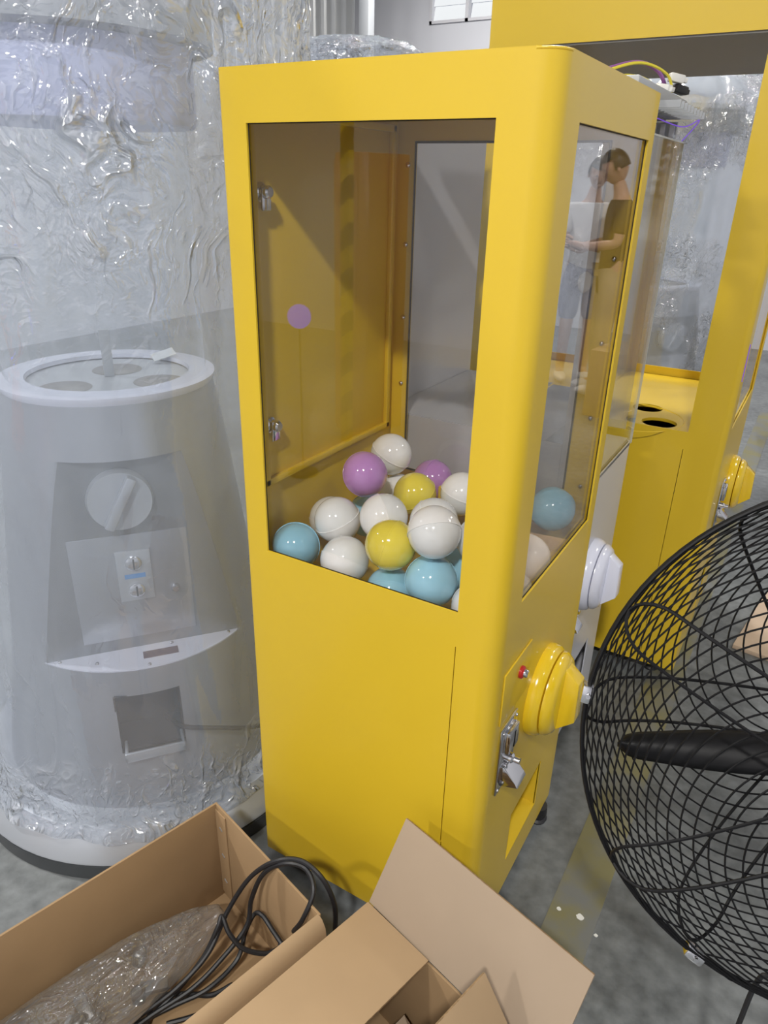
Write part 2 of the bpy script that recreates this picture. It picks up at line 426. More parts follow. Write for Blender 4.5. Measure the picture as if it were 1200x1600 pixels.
for k in range(3):
    for j in range(6):
        x_ = W_*k/3+.03; z_ = .035+j*(H_-.06)/6
        if pm is None:
            pm = MB().box((0, 0, 0), (W_/3-.06, .008, (H_-.06)/6+.004), M=Matrix.Rotation(R(-14), 4, 'X')).build('pane', M_pane, win)
            pm.location = (x_, .03, z_)
        else: share('pane', pm, Matrix.Translation((x_, .03, z_)), win)
# corrugated cladding and a steel post in front of the far wall
cx0, cx1 = px(478, 30, 1, 6.6).x, px(556, 30, 1, 6.6).x
m = MB(); rows = []
n = 64
for z in (0, 5.2):
    rows.append([(cx0-1.6+(cx1-cx0+1.6)*k/n, 6.6+0.03*(1 if (k//2) % 2 else -1)*(1 if k % 2 else 1), z) for k in range(n+1)])
m.quadmesh(rows)
o = m.build('corrugated_partition', M_corr, smooth=False)
sm = o.modifiers.new('s', 'SOLIDIFY'); sm.thickness = 0.004
tag(o, 'pale grey corrugated metal partition in front of the far wall', 'partition')
xp = px(572, 30, 1, 6.5).x
m = MB().box((xp-.06, 6.45, 0), (xp+.06, 6.57, 5.19), bev=.008)
tag(m.build('steel_post', M_lgrey), 'pale grey steel post beside the corrugated partition', 'post')
# painted line on the floor
sl = [px(870, 1410, 2, 0), px(950, 1410, 2, 0), px(1010, 1090, 2, 0), px(975, 1090, 2, 0)]
a = sl[0].lerp(sl[1], .5); d = Vector((0.02, 1, 0)).normalized()
m = MB().box((-.055, -2.6, 0.0), (.055, 4.5, 0.002))
o = m.build('floor_line', M_line); o.location = (0.165, 0.8, 0); o.rotation_euler = (0, 0, R(0))
struct(o, 'worn faint yellow line painted on the concrete floor', 'floor marking')

# lamps hanging below the ceiling
lamp0 = None; lamp_list = []
for i, (lx, ly, lz, lw_) in enumerate(LAMPS):
    names_ = ['over the aisle before the yellow machine', 'behind the viewer to the right', 'over the left wall', 'over the wrapped machines', 'over the tall open machine',
              'over the right rear', 'over the two people', 'by the corrugated partition', 'over the right aisle']
    if lamp0 is None:
        lt = thing('high_bay_lamp', '', 'lamp', (lx, ly, lz), group='hanging high bay lamps')
        m = MB(); m.lathe([(.16, .0), (.165, .03), (.15, .06), (.10, .10), (.05, .16), (.03, .2), (0, .2)], 28); m.build('housing', M_grey, lt)
        MB().lathe([(.15, -.002), (.15, .004)], 28).build('lens', M_lamp, lt)
        MB().tube([(0, 0, .19), (0, 0, ZC-lz)], .008, 6).build('hanging_rod', M_grey, lt)
        lamp0 = lt
    else:
        lt = copy_tree(lamp0); lt.location = (lx, ly, lz)
    lamp_list.append((lt, lw_))
    lt['label'] = 'round high bay lamp hanging from the ceiling ' + names_[i]
for lt, lw_ in lamp_list:
    ld = bpy.data.lights.new('lamp_light', 'AREA'); ld.shape = 'DISK'; ld.size = 0.30; ld.energy = lw_; ld.color = (1.0, 0.97, 0.92)
    lo_ = bpy.data.objects.new('lamp_light', ld); C.objects.link(lo_); lo_.parent = lt; lo_.location = (0, 0, -0.006)

# ------------------------------------------------------------------ shared fittings
def knob(parent, M, rad, mat, grip_rot=0.0, name='turning_knob'):
    """round turning knob: domed base ring, stepped disc and a thick trapezoid grip. local z points away from the panel"""
    k = bpy.data.objects.new(name, None); C.objects.link(k); k.parent = parent; k.matrix_local = M @ Matrix.Diagonal((1, 1, .74, 1))
    s = rad
    MB().lathe([(s*.99, 0), (s, .10*s), (s*.97, .26*s), (s*.90, .36*s), (s*.86, .37*s), (0, .37*s)], 40).build('base_ring', mat, k)
    MB().lathe([(s*.80, .37*s), (s*.90, .41*s), (s*.89, .50*s), (s*.80, .64*s), (s*.70, .70*s), (0, .70*s)], 40).build('disc', mat, k)
    prof = [(-s*.78, .55*s), (s*.78, .55*s), (s*.46, 1.10*s), (-s*.40, 1.16*s)]   # along length, height
    Mg = Matrix.Rotation(grip_rot, 4, 'Z') @ Matrix(((1, 0, 0, 0), (0, 0, -1, 0), (0, 1, 0, 0), (0, 0, 0, 1)))
    m = MB(); m.prism(prof, -s*.22, s*.22, M=Mg, bev=s*.03); m.build('grip', mat, k)
    return k
def coin_mech(parent, M, w_, h_):
    """chrome coin validator plate with slot boss, return lever and reject cup. local z out of panel, y up"""
    k = bpy.data.objects.new('coin_acceptor', None); C.objects.link(k); k.parent = parent; k.matrix_local = M
    MB().box((-w_/2, -h_/2, 0), (w_/2, h_/2, .006), bev=.0025).build('face_plate', M_chrome, k)
    b_ = MB().box((-w_*.30, h_*.10, .004), (w_*.30, h_*.42, .018), bev=.004).build('slot_boss', M_chrome, k)
    MB().box((-.0022, h_*.14, .017), (.0022, h_*.38, .0188)).build('coin_slot', M_black, b_)
    MB().lathe([(.011, 0), (.011, .014), (.007, .018), (.007, .03), (0, .03)], 16, M=Matrix.Translation((0, -h_*.05, .004))).build('return_button', M_chrome, k)
    MB().prism([(0, 0), (.04, .012), (.034, .02), (.008, .05), (0, .05)], -w_*.28, w_*.28,
               M=Matrix(((0, 0, 1, 0), (0, 1, 0, -h_*.42), (1, 0, 0, .004), (0, 0, 0, 1))), bev=.002).build('reject_cup', M_chrome, k)
    sc_ = None
    for sx in (-1, 1):
        for sy in (-1, 1):
            Mx = Matrix.Translation((sx*w_*.40, sy*h_*.44, .006))
            if sc_ is None:
                sc_ = MB().lathe([(.004, 0), (.0035, .002), (0, .0028)], 10).build('screw', M_chrome, k); sc_.matrix_local = Mx
            else: share('screw', sc_, Mx, k)
    return k
def casters(parent, pts):
    c0 = None
    for x, y in pts:
        if c0 is None:
            m = MB(); m.lathe([(.022, .012), (.026, .022), (.024, .05), (.012, .052)], 16); m.lathe([(.026, 0), (.028, .006), (.02, .014), (0, .014)], 16)
            c0 = m.build('foot', M_rubber, parent); c0.location = (x, y, 0)
        else: share('foot', c0, Matrix.Translation((x, y, 0)), parent)

# ------------------------------------------------------------------ hero: tall yellow capsule machine
W, D, ZB, H = 0.557, 0.565, 0.05, 1.75
WT, WB = 1.673, 0.915
wx0, wx1 = -W+.0535, -.0815
wy0, wy1 = .0943, D-.055
RAD = (.006, .036, .018, .006)
hero = thing('capsule_machine', 'tall glossy yellow capsule vending machine filled with coloured balls, nearest of the machines', 'vending machine')
OUT = (.205, .405, .145, .292)
m, _ = shell(-W, 0, 0, D, ZB, H-.004, RAD, .004, [
    ('S', wx0, wx1, WB, WT), ('E', wy0, wy1, WB, WT), ('N', wx0, wx1, WB, WT),
    ('S', -.0815, -.0797, .36, .845), ('S', -.0800, -.0782, ZB, .36), ('E', OUT[0], OUT[1], OUT[2], OUT[3])])
m.build('cabinet_shell', M_yel, hero)
m = MB(); m.prism(rounded_rect(-W, 0, 0, D, RAD), H-.004, H, bev=.0018); m.build('top_panel', M_yel, hero)
m = MB(); m.box((-W+.01, .01, .79), (-.01, D-.01, .796)); m.build('capsule_tray', M_yel, hero)
m = MB(); m.box((-W+.01, .01, ZB+.002), (-.01, D-.01, ZB+.008)); m.build('bottom_panel', M_yel, hero)
M_seal = pbr('dark_gasket', (0.025, 0.018, 0.008), rough=0.6)
def pane_and_seal(parent, side, a0, a1, z0, z1, cst, mat, sgn, e=.012):
    g = MB(); s = MB(); q = .0035
    def bx(mb, A0, A1, Z0, Z1, c0, c1):
        lo, hi = min(c0, c1), max(c0, c1)
        if side in 'SN': mb.box((A0, lo, Z0), (A1, hi, Z1))
        else: mb.box((lo, A0, Z0), (hi, A1, Z1))
    c = cst + sgn*.0045
    bx(g, a0-e, a1+e, z0-e, z1+e, c+sgn*.001, c+sgn*.005)
    go = g.build('window_pane', mat, parent)
    for A0, A1, Z0, Z1 in ((a0-e, a0+q*.4, z0-e, z1+e), (a1-q*.4, a1+e, z0-e, z1+e), (a0, a1, z0-e, z0+q*.4), (a0, a1, z1-q*.4, z1+e)):
        bx(s, A0, A1, Z0, Z1, c, c+sgn*.0011)
    s.build('gasket', M_seal, go)
pane_and_seal(hero, 'S', wx0, wx1, WB, WT, 0, M_glass, 1)
pane_and_seal(hero, 'E', wy0, wy1, WB, WT, 0, M_glass, -1)
pane_and_seal(hero, 'N', wx0, wx1, WB, WT, D, M_glass, -1, e=.003)
# back door inside the chamber
xb = -W+.004
door = MB().box((xb, .045, 1.03), (xb+.008, .528, 1.705), bev=.002).build('back_door', M_yel, hero)
m = MB(); xf = xb+.008
for (a0, a1, c0, c1) in ((.045, .528, 1.03, 1.044), (.045, .528, 1.691, 1.705), (.045, .059, 1.03, 1.705), (.514, .528, 1.03, 1.705)):
    m.box((xf-.001, a0, c0), (xf+.010, a1, c1), bev=.002)
m.build('door_frame', M_yel, door)
for (qx, qy) in ((410, 300), (428, 665)):
    q = px(qx, qy, 0, xb+.02)
    lk = MB()
    Mk = axis_frame((xf, max(q.y, .072), q.z), (1, 0, 0), (0, 1, 0))
    lk.lathe([(.016, 0), (.016, .006), (.011, .010), (.011, .024), (.008, .027), (0, .027)], 18, M=Mk)
    lk.box((-.012, -.030, .014), (.012, .010, .018), bev=.002, M=Mk)
    lk.build('cam_lock', M_chrome, door)
# round-headed screws on the frames of the far window
s0 = None
scr = [px(651, 258, 1, D-.0045), px(645, 383, 1, D-.0045), px(640, 497, 1, D-.0045), px(635, 600, 1, D-.0045),
       px(962, 405, 1, D-.0045), px(941, 537, 1, D-.0045), px(922, 653, 1, D-.0045), px(907, 760, 1, D-.0045)]
for q in scr:
    x_ = -W+.034 if q.x < -.3 else -.042
    Mx = axis_frame((x_, D-.0042, q.z), (0, -1, 0))
    if s0 is None:
        s0 = MB().lathe([(.0062, 0), (.0058, .002), (.004, .0042), (0, .0052)], 12).build('screw', M_chrome, hero); s0.matrix_local = Mx
    else: share('screw', s0, Mx, hero)
# yellow peg in the tray
pg = px(690, 760, 2, .95)
MB().lathe([(.0075, 0), (.0075, .152), (.006, .155), (0, .155)], 16, M=Matrix.Translation((pg.x, pg.y, .795))).build('stirring_peg', M_yel, hero)
# front fittings
kM = axis_frame((0.0, .300, .588), (1, 0, 0), (0, 0, 1))
knob(hero, kM, .105, M_yel_gloss, grip_rot=R(-8))
MB().box((0, .045, .667), (.0035, .185, .785), bev=.001).build('lock_plate', M_yel, hero)
kl = MB().lathe([(.013, 0), (.013, .005), (.010, .008)], 20, M=axis_frame((.0035, .130, .742), (1, 0, 0))).build('lock_collar', M_red, hero)
MB().lathe([(.0085, 0), (.0085, .013), (.006, .016), (0, .016)], 18, M=axis_frame((.0035, .130, .742), (1, 0, 0))).build('key_lock', M_chrome, hero)
coin_mech(hero, axis_frame((0.0, .098, .565), (1, 0, 0), (0, 1, 0)), .085, .165)
# delivery chute behind the outlet
m = MB(); a0, a1, c0, c1 = OUT
m.quadmesh([[(0-.002, a0, c0), (-.002, a1, c0)], [(-.10, a0, c0+.01), (-.10, a1, c0+.01)], [(-.17, a0, c1+.02), (-.17, a1, c1+.02)], [(-.002, a0, c1), (-.002, a1, c1)]])
for a_ in (a0, a1):
    f = m.bm.faces.new([m.bm.verts.new(v) for v in ((-.002, a_, c0), (-.10, a_, c0+.01), (-.17, a_, c1+.02), (-.002, a_, c1))])
m.build('delivery_chute', M_yel, hero, smooth=False)
casters(hero, [(-.04, .05), (-.04, D-.05), (-W+.05, .05), (-W+.05, D-.05), (-.012, .50)])

# ------------------------------------------------------------------ capsules
CAPS = [('blue', -0.4828, 0.066, 0.9043, 'pale blue capsule in the lower left corner of the side window'),
 ('white', -0.4269, 0.136, 0.9508, 'white capsule right above the pale blue corner capsule'),
 ('white', -0.4902, 0.204, 0.9117, 'white capsule half hidden against the back wall, left of the purple one'),
 ('white', -0.3616, 0.066, 0.9069, 'white capsule between the corner blue capsule and the front yellow capsule'),
 ('yellow', -0.2576, 0.0657, 0.9708, 'bright yellow capsule pressed against the side window'),
 ('white', -0.3193, 0.1445, 0.9811, 'white capsule just behind and above the bright yellow capsule'),
 ('white', -0.1674, 0.066, 1.0214, 'large white capsule on top of the front pale blue capsule'),
 ('blue', -0.1679, 0.0658, 0.9206, 'pale blue capsule right of the bright yellow one at the window bottom'),
 ('white', -0.1021, 0.1374, 0.9932, 'white capsule cut by the right edge of the side window, upper one'),
 ('white', -0.0706, 0.066, 0.8943, 'white capsule in the lower right corner of the side window'),
 ('purple', -0.4284, 0.2438, 1.017, 'purple capsule resting high against the back door'),
 ('white', -0.4518, 0.3956, 1.0116, 'topmost white capsule of the pile, behind the high purple one'),
 ('white', -0.432, 0.4013, 0.9131, 'white capsule mostly hidden below the topmost white one'),
 ('yellow', -0.3568, 0.3458, 0.9508, 'lemon yellow capsule in the middle beside the peg'),
 ('purple', -0.3847, 0.49, 0.9317, 'purple capsule at the far window behind the lemon yellow one'),
 ('white', -0.2537, 0.3749, 0.9653, 'white capsule right of the peg at the right side of the window'),
 ('blue', -0.4518, 0.2949, 0.8914, 'blue capsule peeping out under the high purple one'),
 ('white', -0.2283, 0.1878, 0.9782, 'white capsule hidden right behind the large white one'),
 ('blue', -0.255, 0.066, 0.8701, 'blue capsule below the bright yellow one, mostly hidden'),
 ('blue', -0.1412, 0.1613, 0.9035, 'dim blue capsule deep behind the front pale blue one'),
 ('blue', -0.0656, 0.440, 0.9528, 'grey blue capsule on top behind the front window'),
 ('blue', -0.140, 0.385, 0.885, 'blue capsule low behind the front window, under the grey blue one'),
 ('white', -0.066, 0.3042, 0.8927, 'white capsule in the middle behind the front window'),
 ('white', -0.0659, 0.2097, 0.8575, 'lowest white capsule behind the front window'),
 ('yellow', -0.1671, 0.4794, 0.9314, 'yellow capsule at the far side behind the front window')]
RC = .05
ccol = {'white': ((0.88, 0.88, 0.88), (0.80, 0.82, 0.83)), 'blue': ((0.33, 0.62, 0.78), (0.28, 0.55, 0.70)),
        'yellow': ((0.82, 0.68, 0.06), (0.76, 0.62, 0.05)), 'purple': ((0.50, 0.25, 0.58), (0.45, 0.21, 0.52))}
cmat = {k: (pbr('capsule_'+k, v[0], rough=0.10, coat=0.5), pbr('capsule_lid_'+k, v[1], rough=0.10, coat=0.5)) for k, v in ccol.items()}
def half_prof(r, lip):
    p = [(r*math.sin(a), r*math.cos(a)) for a in [PI/2*k/12 for k in range(13)]]
    return [(0.0, r)] + p[1:-1] + [(r, .002), (r+lip, .0018), (r+lip, 0), (r-.003, 0)]
proto = {}
for i, (c, x, y, z, lab) in enumerate(CAPS):
    t = thing('capsule_ball', f'{lab}', 'capsule', (x, y, z), group=f'{c} capsules in the yellow machine')
    t.rotation_euler = (random.uniform(0, 6), random.uniform(0, 6), random.uniform(0, 6))
    if c not in proto:
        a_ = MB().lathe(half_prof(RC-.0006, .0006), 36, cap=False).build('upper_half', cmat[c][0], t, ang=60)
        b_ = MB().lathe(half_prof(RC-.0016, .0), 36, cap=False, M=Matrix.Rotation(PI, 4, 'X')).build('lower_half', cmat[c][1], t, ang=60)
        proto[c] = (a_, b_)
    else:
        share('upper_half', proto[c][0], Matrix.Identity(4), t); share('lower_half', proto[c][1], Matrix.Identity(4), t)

# ------------------------------------------------------------------ white machine behind it
wm = thing('capsule_machine', 'white unfinished capsule machine with clear acrylic front, standing right behind the near yellow machine', 'vending machine')
ax0, ax1, ay0, ay1 = -.605, -.055, .59, 1.145
m, _ = shell(ax0, ax1, ay0, ay1, ZB, .914, (.006, .02, .03, .006), .004, [('E', .80, 1.0, .145, .292)])
m.build('cabinet_shell', M_white, wm)
MB().box((ax0+.05, ay0, .914), (ax1-.05, ay0+.006, 1.049)).build('side_panel', M_white, wm)
m = MB(); m.box((ax0, ay0, .914), (ax0+.01, ay1, 1.74)); m.box((ax0, ay0, .914), (ax0+.05, ay0+.01, 1.74)); m.build('back_panel', M_white, wm)
m = MB(); xm = px(725, 688, 2, 1.045).x
m.box((ax0+.012, ay0+.01, 1.045), (xm-.0015, ay1-.01, 1.049)); m.build('inner_plate', M_white, wm)
m = MB(); m.box((xm+.0015, ay0+.01, 1.040), (xm+.16, ay1-.01, 1.044)); m.box((xm+.155, ay0+.01, .92), (xm+.16, ay1-.01, 1.04)); m.box((xm+.16, ay0+.01, .915), (ax1-.012, ay1-.01, .92)); m.build('inner_plate', M_white, wm)
ap = MB().box((ax1-.006, ay0+.005, .905), (ax1, ay1-.006, 1.70)).build('front_pane', M_acryl, wm)
m = MB(); m.box((ax1-.0062, ay1-.006, .905), (ax1+.0002, ay1-.002, 1.70)).box((ax1-.0062, ay0+.005, 1.698), (ax1+.0002, ay1-.002, 1.7015)); m.build('pane_edge', M_edge, ap)
m = MB(); m.box((ax1-.05, ay0+.002, .914), (ax1-.008, ay0+.05, 1.74)); m.build('corner_upright', M_white, wm)
# top fixture board with slats under it
m = MB(); m.box((-.50, .62, 1.765), (-.06, 1.12, 1.79), bev=.003); m.build('top_board', M_lgrey, wm)
m = MB(); m.box((-.16, .9, 1.745), (-.10, 1.10, 1.766)); m.build('lamp_tray', M_grey, wm)
s0 = None
for k in range(9):
    Mx = Matrix.Translation((-.06, .80+k*.038, 1.757))
    if s0 is None:
        s0 = MB().box((-.06, -.003, -.008), (.048, .003, .006)).build('slat', M_lgrey, wm); s0.matrix_local = Mx
    else: share('slat', s0, Mx, wm)
m = MB(); m.box((-.20, 1.118, .95), (-.075, 1.128, 1.745)); m.build('rear_upright', M_lgrey, wm)
for k in range(5):
    if k == 0:
        rb = MB().box((-.006, -.004, 0), (.006, .004, .16)).build('rib', M_white, wm); rb.location = (-.085, 1.116, 1.58)
    else: share('rib', rb, Matrix.Translation((-.085-k*.022, 1.116, 1.58)), wm)
MB().tube(smooth_path([(-.10, 1.0, 1.745), (-.05, 1.06, 1.73), (-.02, 1.09, 1.745), (-.06, 1.12, 1.70)]), .0013, 6).build('led_strip', M_purple, wm)
kq = px(933, 865, 0, ax1)
knob(wm, axis_frame((ax1, 0.845, .60), (1, 0, 0), (0, 0, 1)), .105, M_whitepl, grip_rot=R(-8))
coin_mech(wm, axis_frame((ax1, .665, .585), (1, 0, 0), (0, 1, 0)), .085, .165)
m = MB(); a0, a1, c0, c1 = .80, 1.0, .145, .292
m.quadmesh([[(ax1-.002, a0, c0), (ax1-.002, a1, c0)], [(ax1-.10, a0, c0+.01), (ax1-.10, a1, c0+.01)], [(ax1-.17, a0, c1+.02), (ax1-.17, a1, c1+.02)], [(ax1-.002, a0, c1), (ax1-.002, a1, c1)]])
m.build('delivery_chute', pbr('blue_grey_chute', (.16, .20, .30), rough=.4), wm, smooth=False)
casters(wm, [(ax1-.05, ay0+.05), (ax1-.05, ay1-.05), (ax0+.05, ay0+.05), (ax0+.05, ay1-.05)])

# ------------------------------------------------------------------ tall yellow open machine behind
tm = thing('capsule_machine', 'tallest yellow machine with open sides and a deep yellow header, behind the white one', 'vending machine')
bx0, bx1, by0, by1, bz1 = -.690, .185, 1.324, 2.10, 2.42
m, _ = shell(bx0, bx1, by0, by1, ZB, bz1, (.006, .02, .02, .006), .004, [
    ('S', bx0+.05, .073, .912, 1.96), ('E', by0+.11, by1-.07, .912, 1.96), ('N', bx0+.05, .073, .935, 1.96),
    ('S', .0675, .0692, ZB, .855), ('E', 1.60, 1.80, .145, .292)])
m.build('cabinet_shell', M_yel, tm)
MB().prism(rounded_rect(bx0, bx1, by0, by1, (.006, .02, .02, .006)), bz1, bz1+.004).build('top_panel', M_yel, tm)
MB().box((bx0+.006, by0+.006, 1.955), (bx1-.006, by1-.006, 1.962)).build('header_underside', M_grey, tm)
tray = MB().box((bx0+.006, by0+.006, .892), (bx1-.006, by1-.006, .902)).build('tray', M_yel, tm)
cut = []
tc_ = px(1010, 640, 2, .902)
hole_px = [(1012, 637, .050), (1030, 660, .055)]
for hx, hy, hr in hole_px:
    q = px(hx, hy, 2, .902); cut.append(MB().lathe([(hr, .80), (hr, 1.0)], 36, M=Matrix.Translation((q.x, q.y, 0))).build('cutter', M_yel))
bool_cut(tray, cut)
q = px(1000, 652, 2, .903)
MB().lathe([(.165, .902), (.167, .904), (.169, .902)], 48, M=Matrix.Translation((q.x-.03, q.y, 0)), cap=False).build('turntable_ring', M_yel, tm)
MB().box((bx0+.01, by0+.01, .70), (bx1-.01, by1-.01, .71)).build('lower_shelf', M_dark, tm)
MB().box((bx1-.011, by0+.10, .90), (bx1-.006, by1-.06, 1.955)).build('front_pane', M_acryl, tm)
MB().box((bx1-.001, by0+.035, 1.08), (bx1+.002, by0+.038, 1.19)).build('led_strip', M_purple, tm)
knob(tm, axis_frame((bx1, 1.83, .60), (1, 0, 0), (0, 0, 1)), .105, M_yel_gloss, grip_rot=R(-8))
coin_mech(tm, axis_frame((bx1, 1.60, .60), (1, 0, 0), (0, 1, 0)), .085, .165)
casters(tm, [(bx1-.08, by0+.06), (bx1-.08, by1-.06), (bx0+.06, by0+.06), (bx0+.06, by1-.06)])

# ------------------------------------------------------------------ loose wires and connectors on top of the white machine
def wire(pts, r, mat, name, label, grp='loose wires on the white machine'):
    return tag(MB().tube(smooth_path(pts), r, 6).build(name, mat), label, 'wire', grp)
M_wy = pbr('yellow_wire', (.75, .65, .05), rough=.4); M_wp = pbr('violet_wire', (.28, .10, .35), rough=.4); M_wb = pbr('brown_wire', (.12, .04, .03), rough=.4); M_wk = pbr('black_wire', (.015, .015, .015), rough=.4)
zt = 1.793
wire([(-.30, .78, zt), (-.22, .86, zt+.03), (-.15, .95, zt+.06), (-.10, 1.02, zt+.045), (-.085, 1.05, zt+.01)], .0032, M_wy, 'wire', 'yellow wire arching highest over the top of the white machine')
wire([(-.31, .80, zt), (-.23, .88, zt+.035), (-.16, .97, zt+.064), (-.12, 1.03, zt+.05), (-.10, 1.06, zt+.01)], .0045, M_wp, 'wire', 'violet wire arching beside the yellow wires on the white machine')
wire([(-.29, .84, zt), (-.20, .91, zt+.03), (-.15, .97, zt+.035), (-.12, 1.02, zt+.02), (-.11, 1.07, zt+.006)], .0032, M_wy, 'wire', 'lower yellow wire curving on top of the white machine')
wire([(-.26, .90, zt+.004), (-.19, .95, zt+.008), (-.13, 1.01, zt+.012), (-.10, 1.04, zt+.012)], .003, M_wb, 'wire', 'brown wire lying low on top of the white machine')
wire([(-.26, .93, zt+.002), (-.19, .975, zt+.004), (-.13, 1.03, zt+.006), (-.095, 1.06, zt+.008)], .003, M_wk, 'wire', 'black wire lying lowest on top of the white machine')
def connector(c, rz, mat, label):
    o = MB().box((-.018, -.011, 0), (.018, .011, .018), bev=.003).box((.016, -.007, .004), (.026, .007, .014), bev=.001)
    o = o.build('wire_connector', mat); o.location = c; o.rotation_euler = (0, R(10), rz)
    return tag(o, label, 'connector', 'wire connectors')
M_conn = pbr('connector_nylon', (.75, .74, .70), rough=.35)
connector((-.085, 1.06, zt+.03), .6, M_conn, 'white nylon connector standing highest at the wire ends')
connector((-.105, 1.035, zt+.008), -.3, M_conn, 'white nylon connector beside the black one on the wires')
connector((-.075, 1.075, zt+.008), 1.0, M_wk, 'black connector at the ends of the wires')
o = MB().box((-.035, -.012, 0), (.035, .012, .002)).build('paper_tag', pbr('tag_paper', (.72, .74, .82), rough=.6)); o.location = (-.20, .93, zt+.022); o.rotation_euler = (R(35), R(20), R(50))
tag(o, 'white paper tag hanging on the wires', 'tag')

# ------------------------------------------------------------------ silver round capsule machine (wrapped)
CX, CY = -1.12, .165
FA = math.atan2(-.618, .786)     # direction its front looks
def rad_at(z):
    P = [(.10, .405), (.13, .395), (.49, .332), (1.0, .268), (1.15, .243)]
    for (z0, r0), (z1, r1) in zip(P, P[1:]):
        if z <= z1: return r0+(r1-r0)*(z-z0)/(z1-z0)
    return P[-1][1]
DCUT, ZS, ZTOP = .228, .505, 1.02
def round_machine(label, grp):
    t = thing('round_capsule_machine', label, 'vending machine', (CX, CY, 0), FA, grp)
    MB().lathe([(.475, 0), (.50, .004), (.50, .045), (.485, .05), (0, .05)], 72).build('plinth', M_dark, t)
    MB().lathe([(.485, .05), (.502, .054), (.502, .060), (.455, .128), (.44, .132), (0, .132)], 72).build('base_ring', M_silver_l, t)
    zs = [.132, .25, .37, ZS-.0001, ZS, .6, .7, .8, .9, ZTOP-.0001, ZTOP, 1.08, 1.15]
    rows = []; n = 144
    for i, z in enumerate(zs):
        cut = z >= ZS-1e-6 and z < ZTOP-1e-6
        row = []
        for k in range(n):
            a = 2*PI*k/n; r = rad_at(z)
            x, y = r*math.cos(a), r*math.sin(a)
            if cut: x = min(x, DCUT)
            row.append((x, y, z))
        rows.append(row)
    m = MB(); m.quadmesh(rows, closed_u=True)
    body = m.build('body', M_silver, t, ang=30)
    # outlet: cut a box-shaped recess in the lower front
    cutter = MB().box((.24, -.092, .285), (.6, .062, .440)).build('cutter', M_silver); cutter.parent = t
    sm_ = body.modifiers.new('s', 'SOLIDIFY'); sm_.thickness = .004; sm_.offset = -1
    bool_cut(body, [cutter])
    m = MB(); m.box((.235, -.092, .285), (.24, .062, .44)).box((.235, -.095, .285), (.335, -.092, .44)).box((.235, .062, .285), (.335, .065, .44)).box((.235, -.092, .44), (.335, .062, .443)).box((.235, -.092, .281), (.345, .062, .285))
    m.build('outlet_recess', pbr('dark_recess', (.03, .034, .04), rough=.5), t)
    MB().box((.33, -.085, .285), (.395, -.077, .303), bev=.003).box((.33, .050, .285), (.395, .058, .303), bev=.003).box((.387, -.085, .285), (.395, .058, .312), bev=.003).build('outlet_tray', M_silver_l, t)
    rows = []
    for z in [ZS+.003+(ZTOP-ZS-.004)*k/10 for k in range(11)]:
        hw_ = math.sqrt(rad_at(z)**2-DCUT**2)-.003; rows.append([(DCUT+.0025, -hw_, z), (DCUT+.0025, hw_, z)])
    m = MB(); m.quadmesh(rows); fp_o = m.build('front_panel', pbr('panel_silver', (.26, .275, .30), rough=.35, metal=.5), t, smooth=False)
    sm_ = fp_o.modifiers.new('s', 'SOLIDIFY'); sm_.thickness = .002; sm_.offset = 0
    # white shelf plate
    arcp = []
    amax = math.acos(DCUT/rad_at(ZS))
    for k in range(25):
        a = -amax+2*amax*k/24; r = rad_at(ZS)-.001; arcp.append((r*math.cos(a), r*math.sin(a)))
    sh = MB().prism(arcp, ZS, ZS+.003).build('shelf_plate', M_whitepl, t)
    MB().box((.262, -.012, ZS+.003), (.290, .072, ZS+.005)).build('display', M_display, sh)
    s0 = None
    for x, y in ((.240, -.205), (.240, .205), (.318, 0.0), (.242, .06), (.275, -.12)):
        if s0 is None: s0 = MB().lathe([(.005, 0), (.004, .003), (0, .004)], 12).build('screw', M_chrome, sh); s0.location = (x, y, ZS+.003)
        else: share('screw', s0, Matrix.Translation((x, y, ZS+.003)), sh)
    # service door on the flat front
    dr = MB().box((DCUT, -.145, .540), (DCUT+.006, .125, .825), bev=.0015).build('service_door', M_silver, t)
    m = MB()
    for a0, a1, c0, c1 in ((-.150, -.145, .536, .829), (.125, .130, .536, .829), (-.150, .130, .536, .540), (-.150, .130, .825, .829)): m.box((DCUT-.001, a0, c0), (DCUT+.0012, a1, c1))
    m.build('door_gap', M_dark, dr)
    MB().lathe([(.011, 0), (.011, .006), (.007, .012), (0, .012)], 16, M=axis_frame((DCUT+.006, .085, .665), (1, 0, 0))).build('key_lock', M_chrome, dr)
    Mc = axis_frame((DCUT+.006, -.005, .715), (1, 0, 0), (0, 1, 0))
    k = bpy.data.objects.new('coin_acceptor', None); C.objects.link(k); k.parent = t; k.matrix_local = Mc
    MB().box((-.04, -.068, 0), (.04, .068, .005), bev=.002).build('face_plate', M_silver_l, k)
    for yy in (.036, -.038):
        b_ = MB().lathe([(.019, 0), (.019, .006), (.015, .009), (0, .009)], 20, M=Matrix.Translation((0, yy, .005))).build('slot_boss', M_chrome, k)
        MB().box((-.002, yy-.014, .0135), (.002, yy+.014, .0148)).build('coin_slot', M_black, b_)
    MB().box((-.024, -.006, .005), (.024, .006, .0056)).build('blue_sticker', M_blue, k)
    # round knob with a diagonal grip
    kb = bpy.data.objects.new('turning_knob', None); C.objects.link(kb); kb.parent = t; kb.matrix_local = axis_frame((DCUT, -.015, .920), (1, 0, 0), (0, 1, 0))
    MB().lathe([(.072, 0), (.074, .02), (.070, .03), (0, .03)], 44).build('disc', M_silver_l, kb)
    MB().box((-.068, -.012, .028), (.068, .012, .052), bev=.006, M=Matrix.Rotation(R(62), 4, 'Z')).build('grip', M_silver_l, kb)
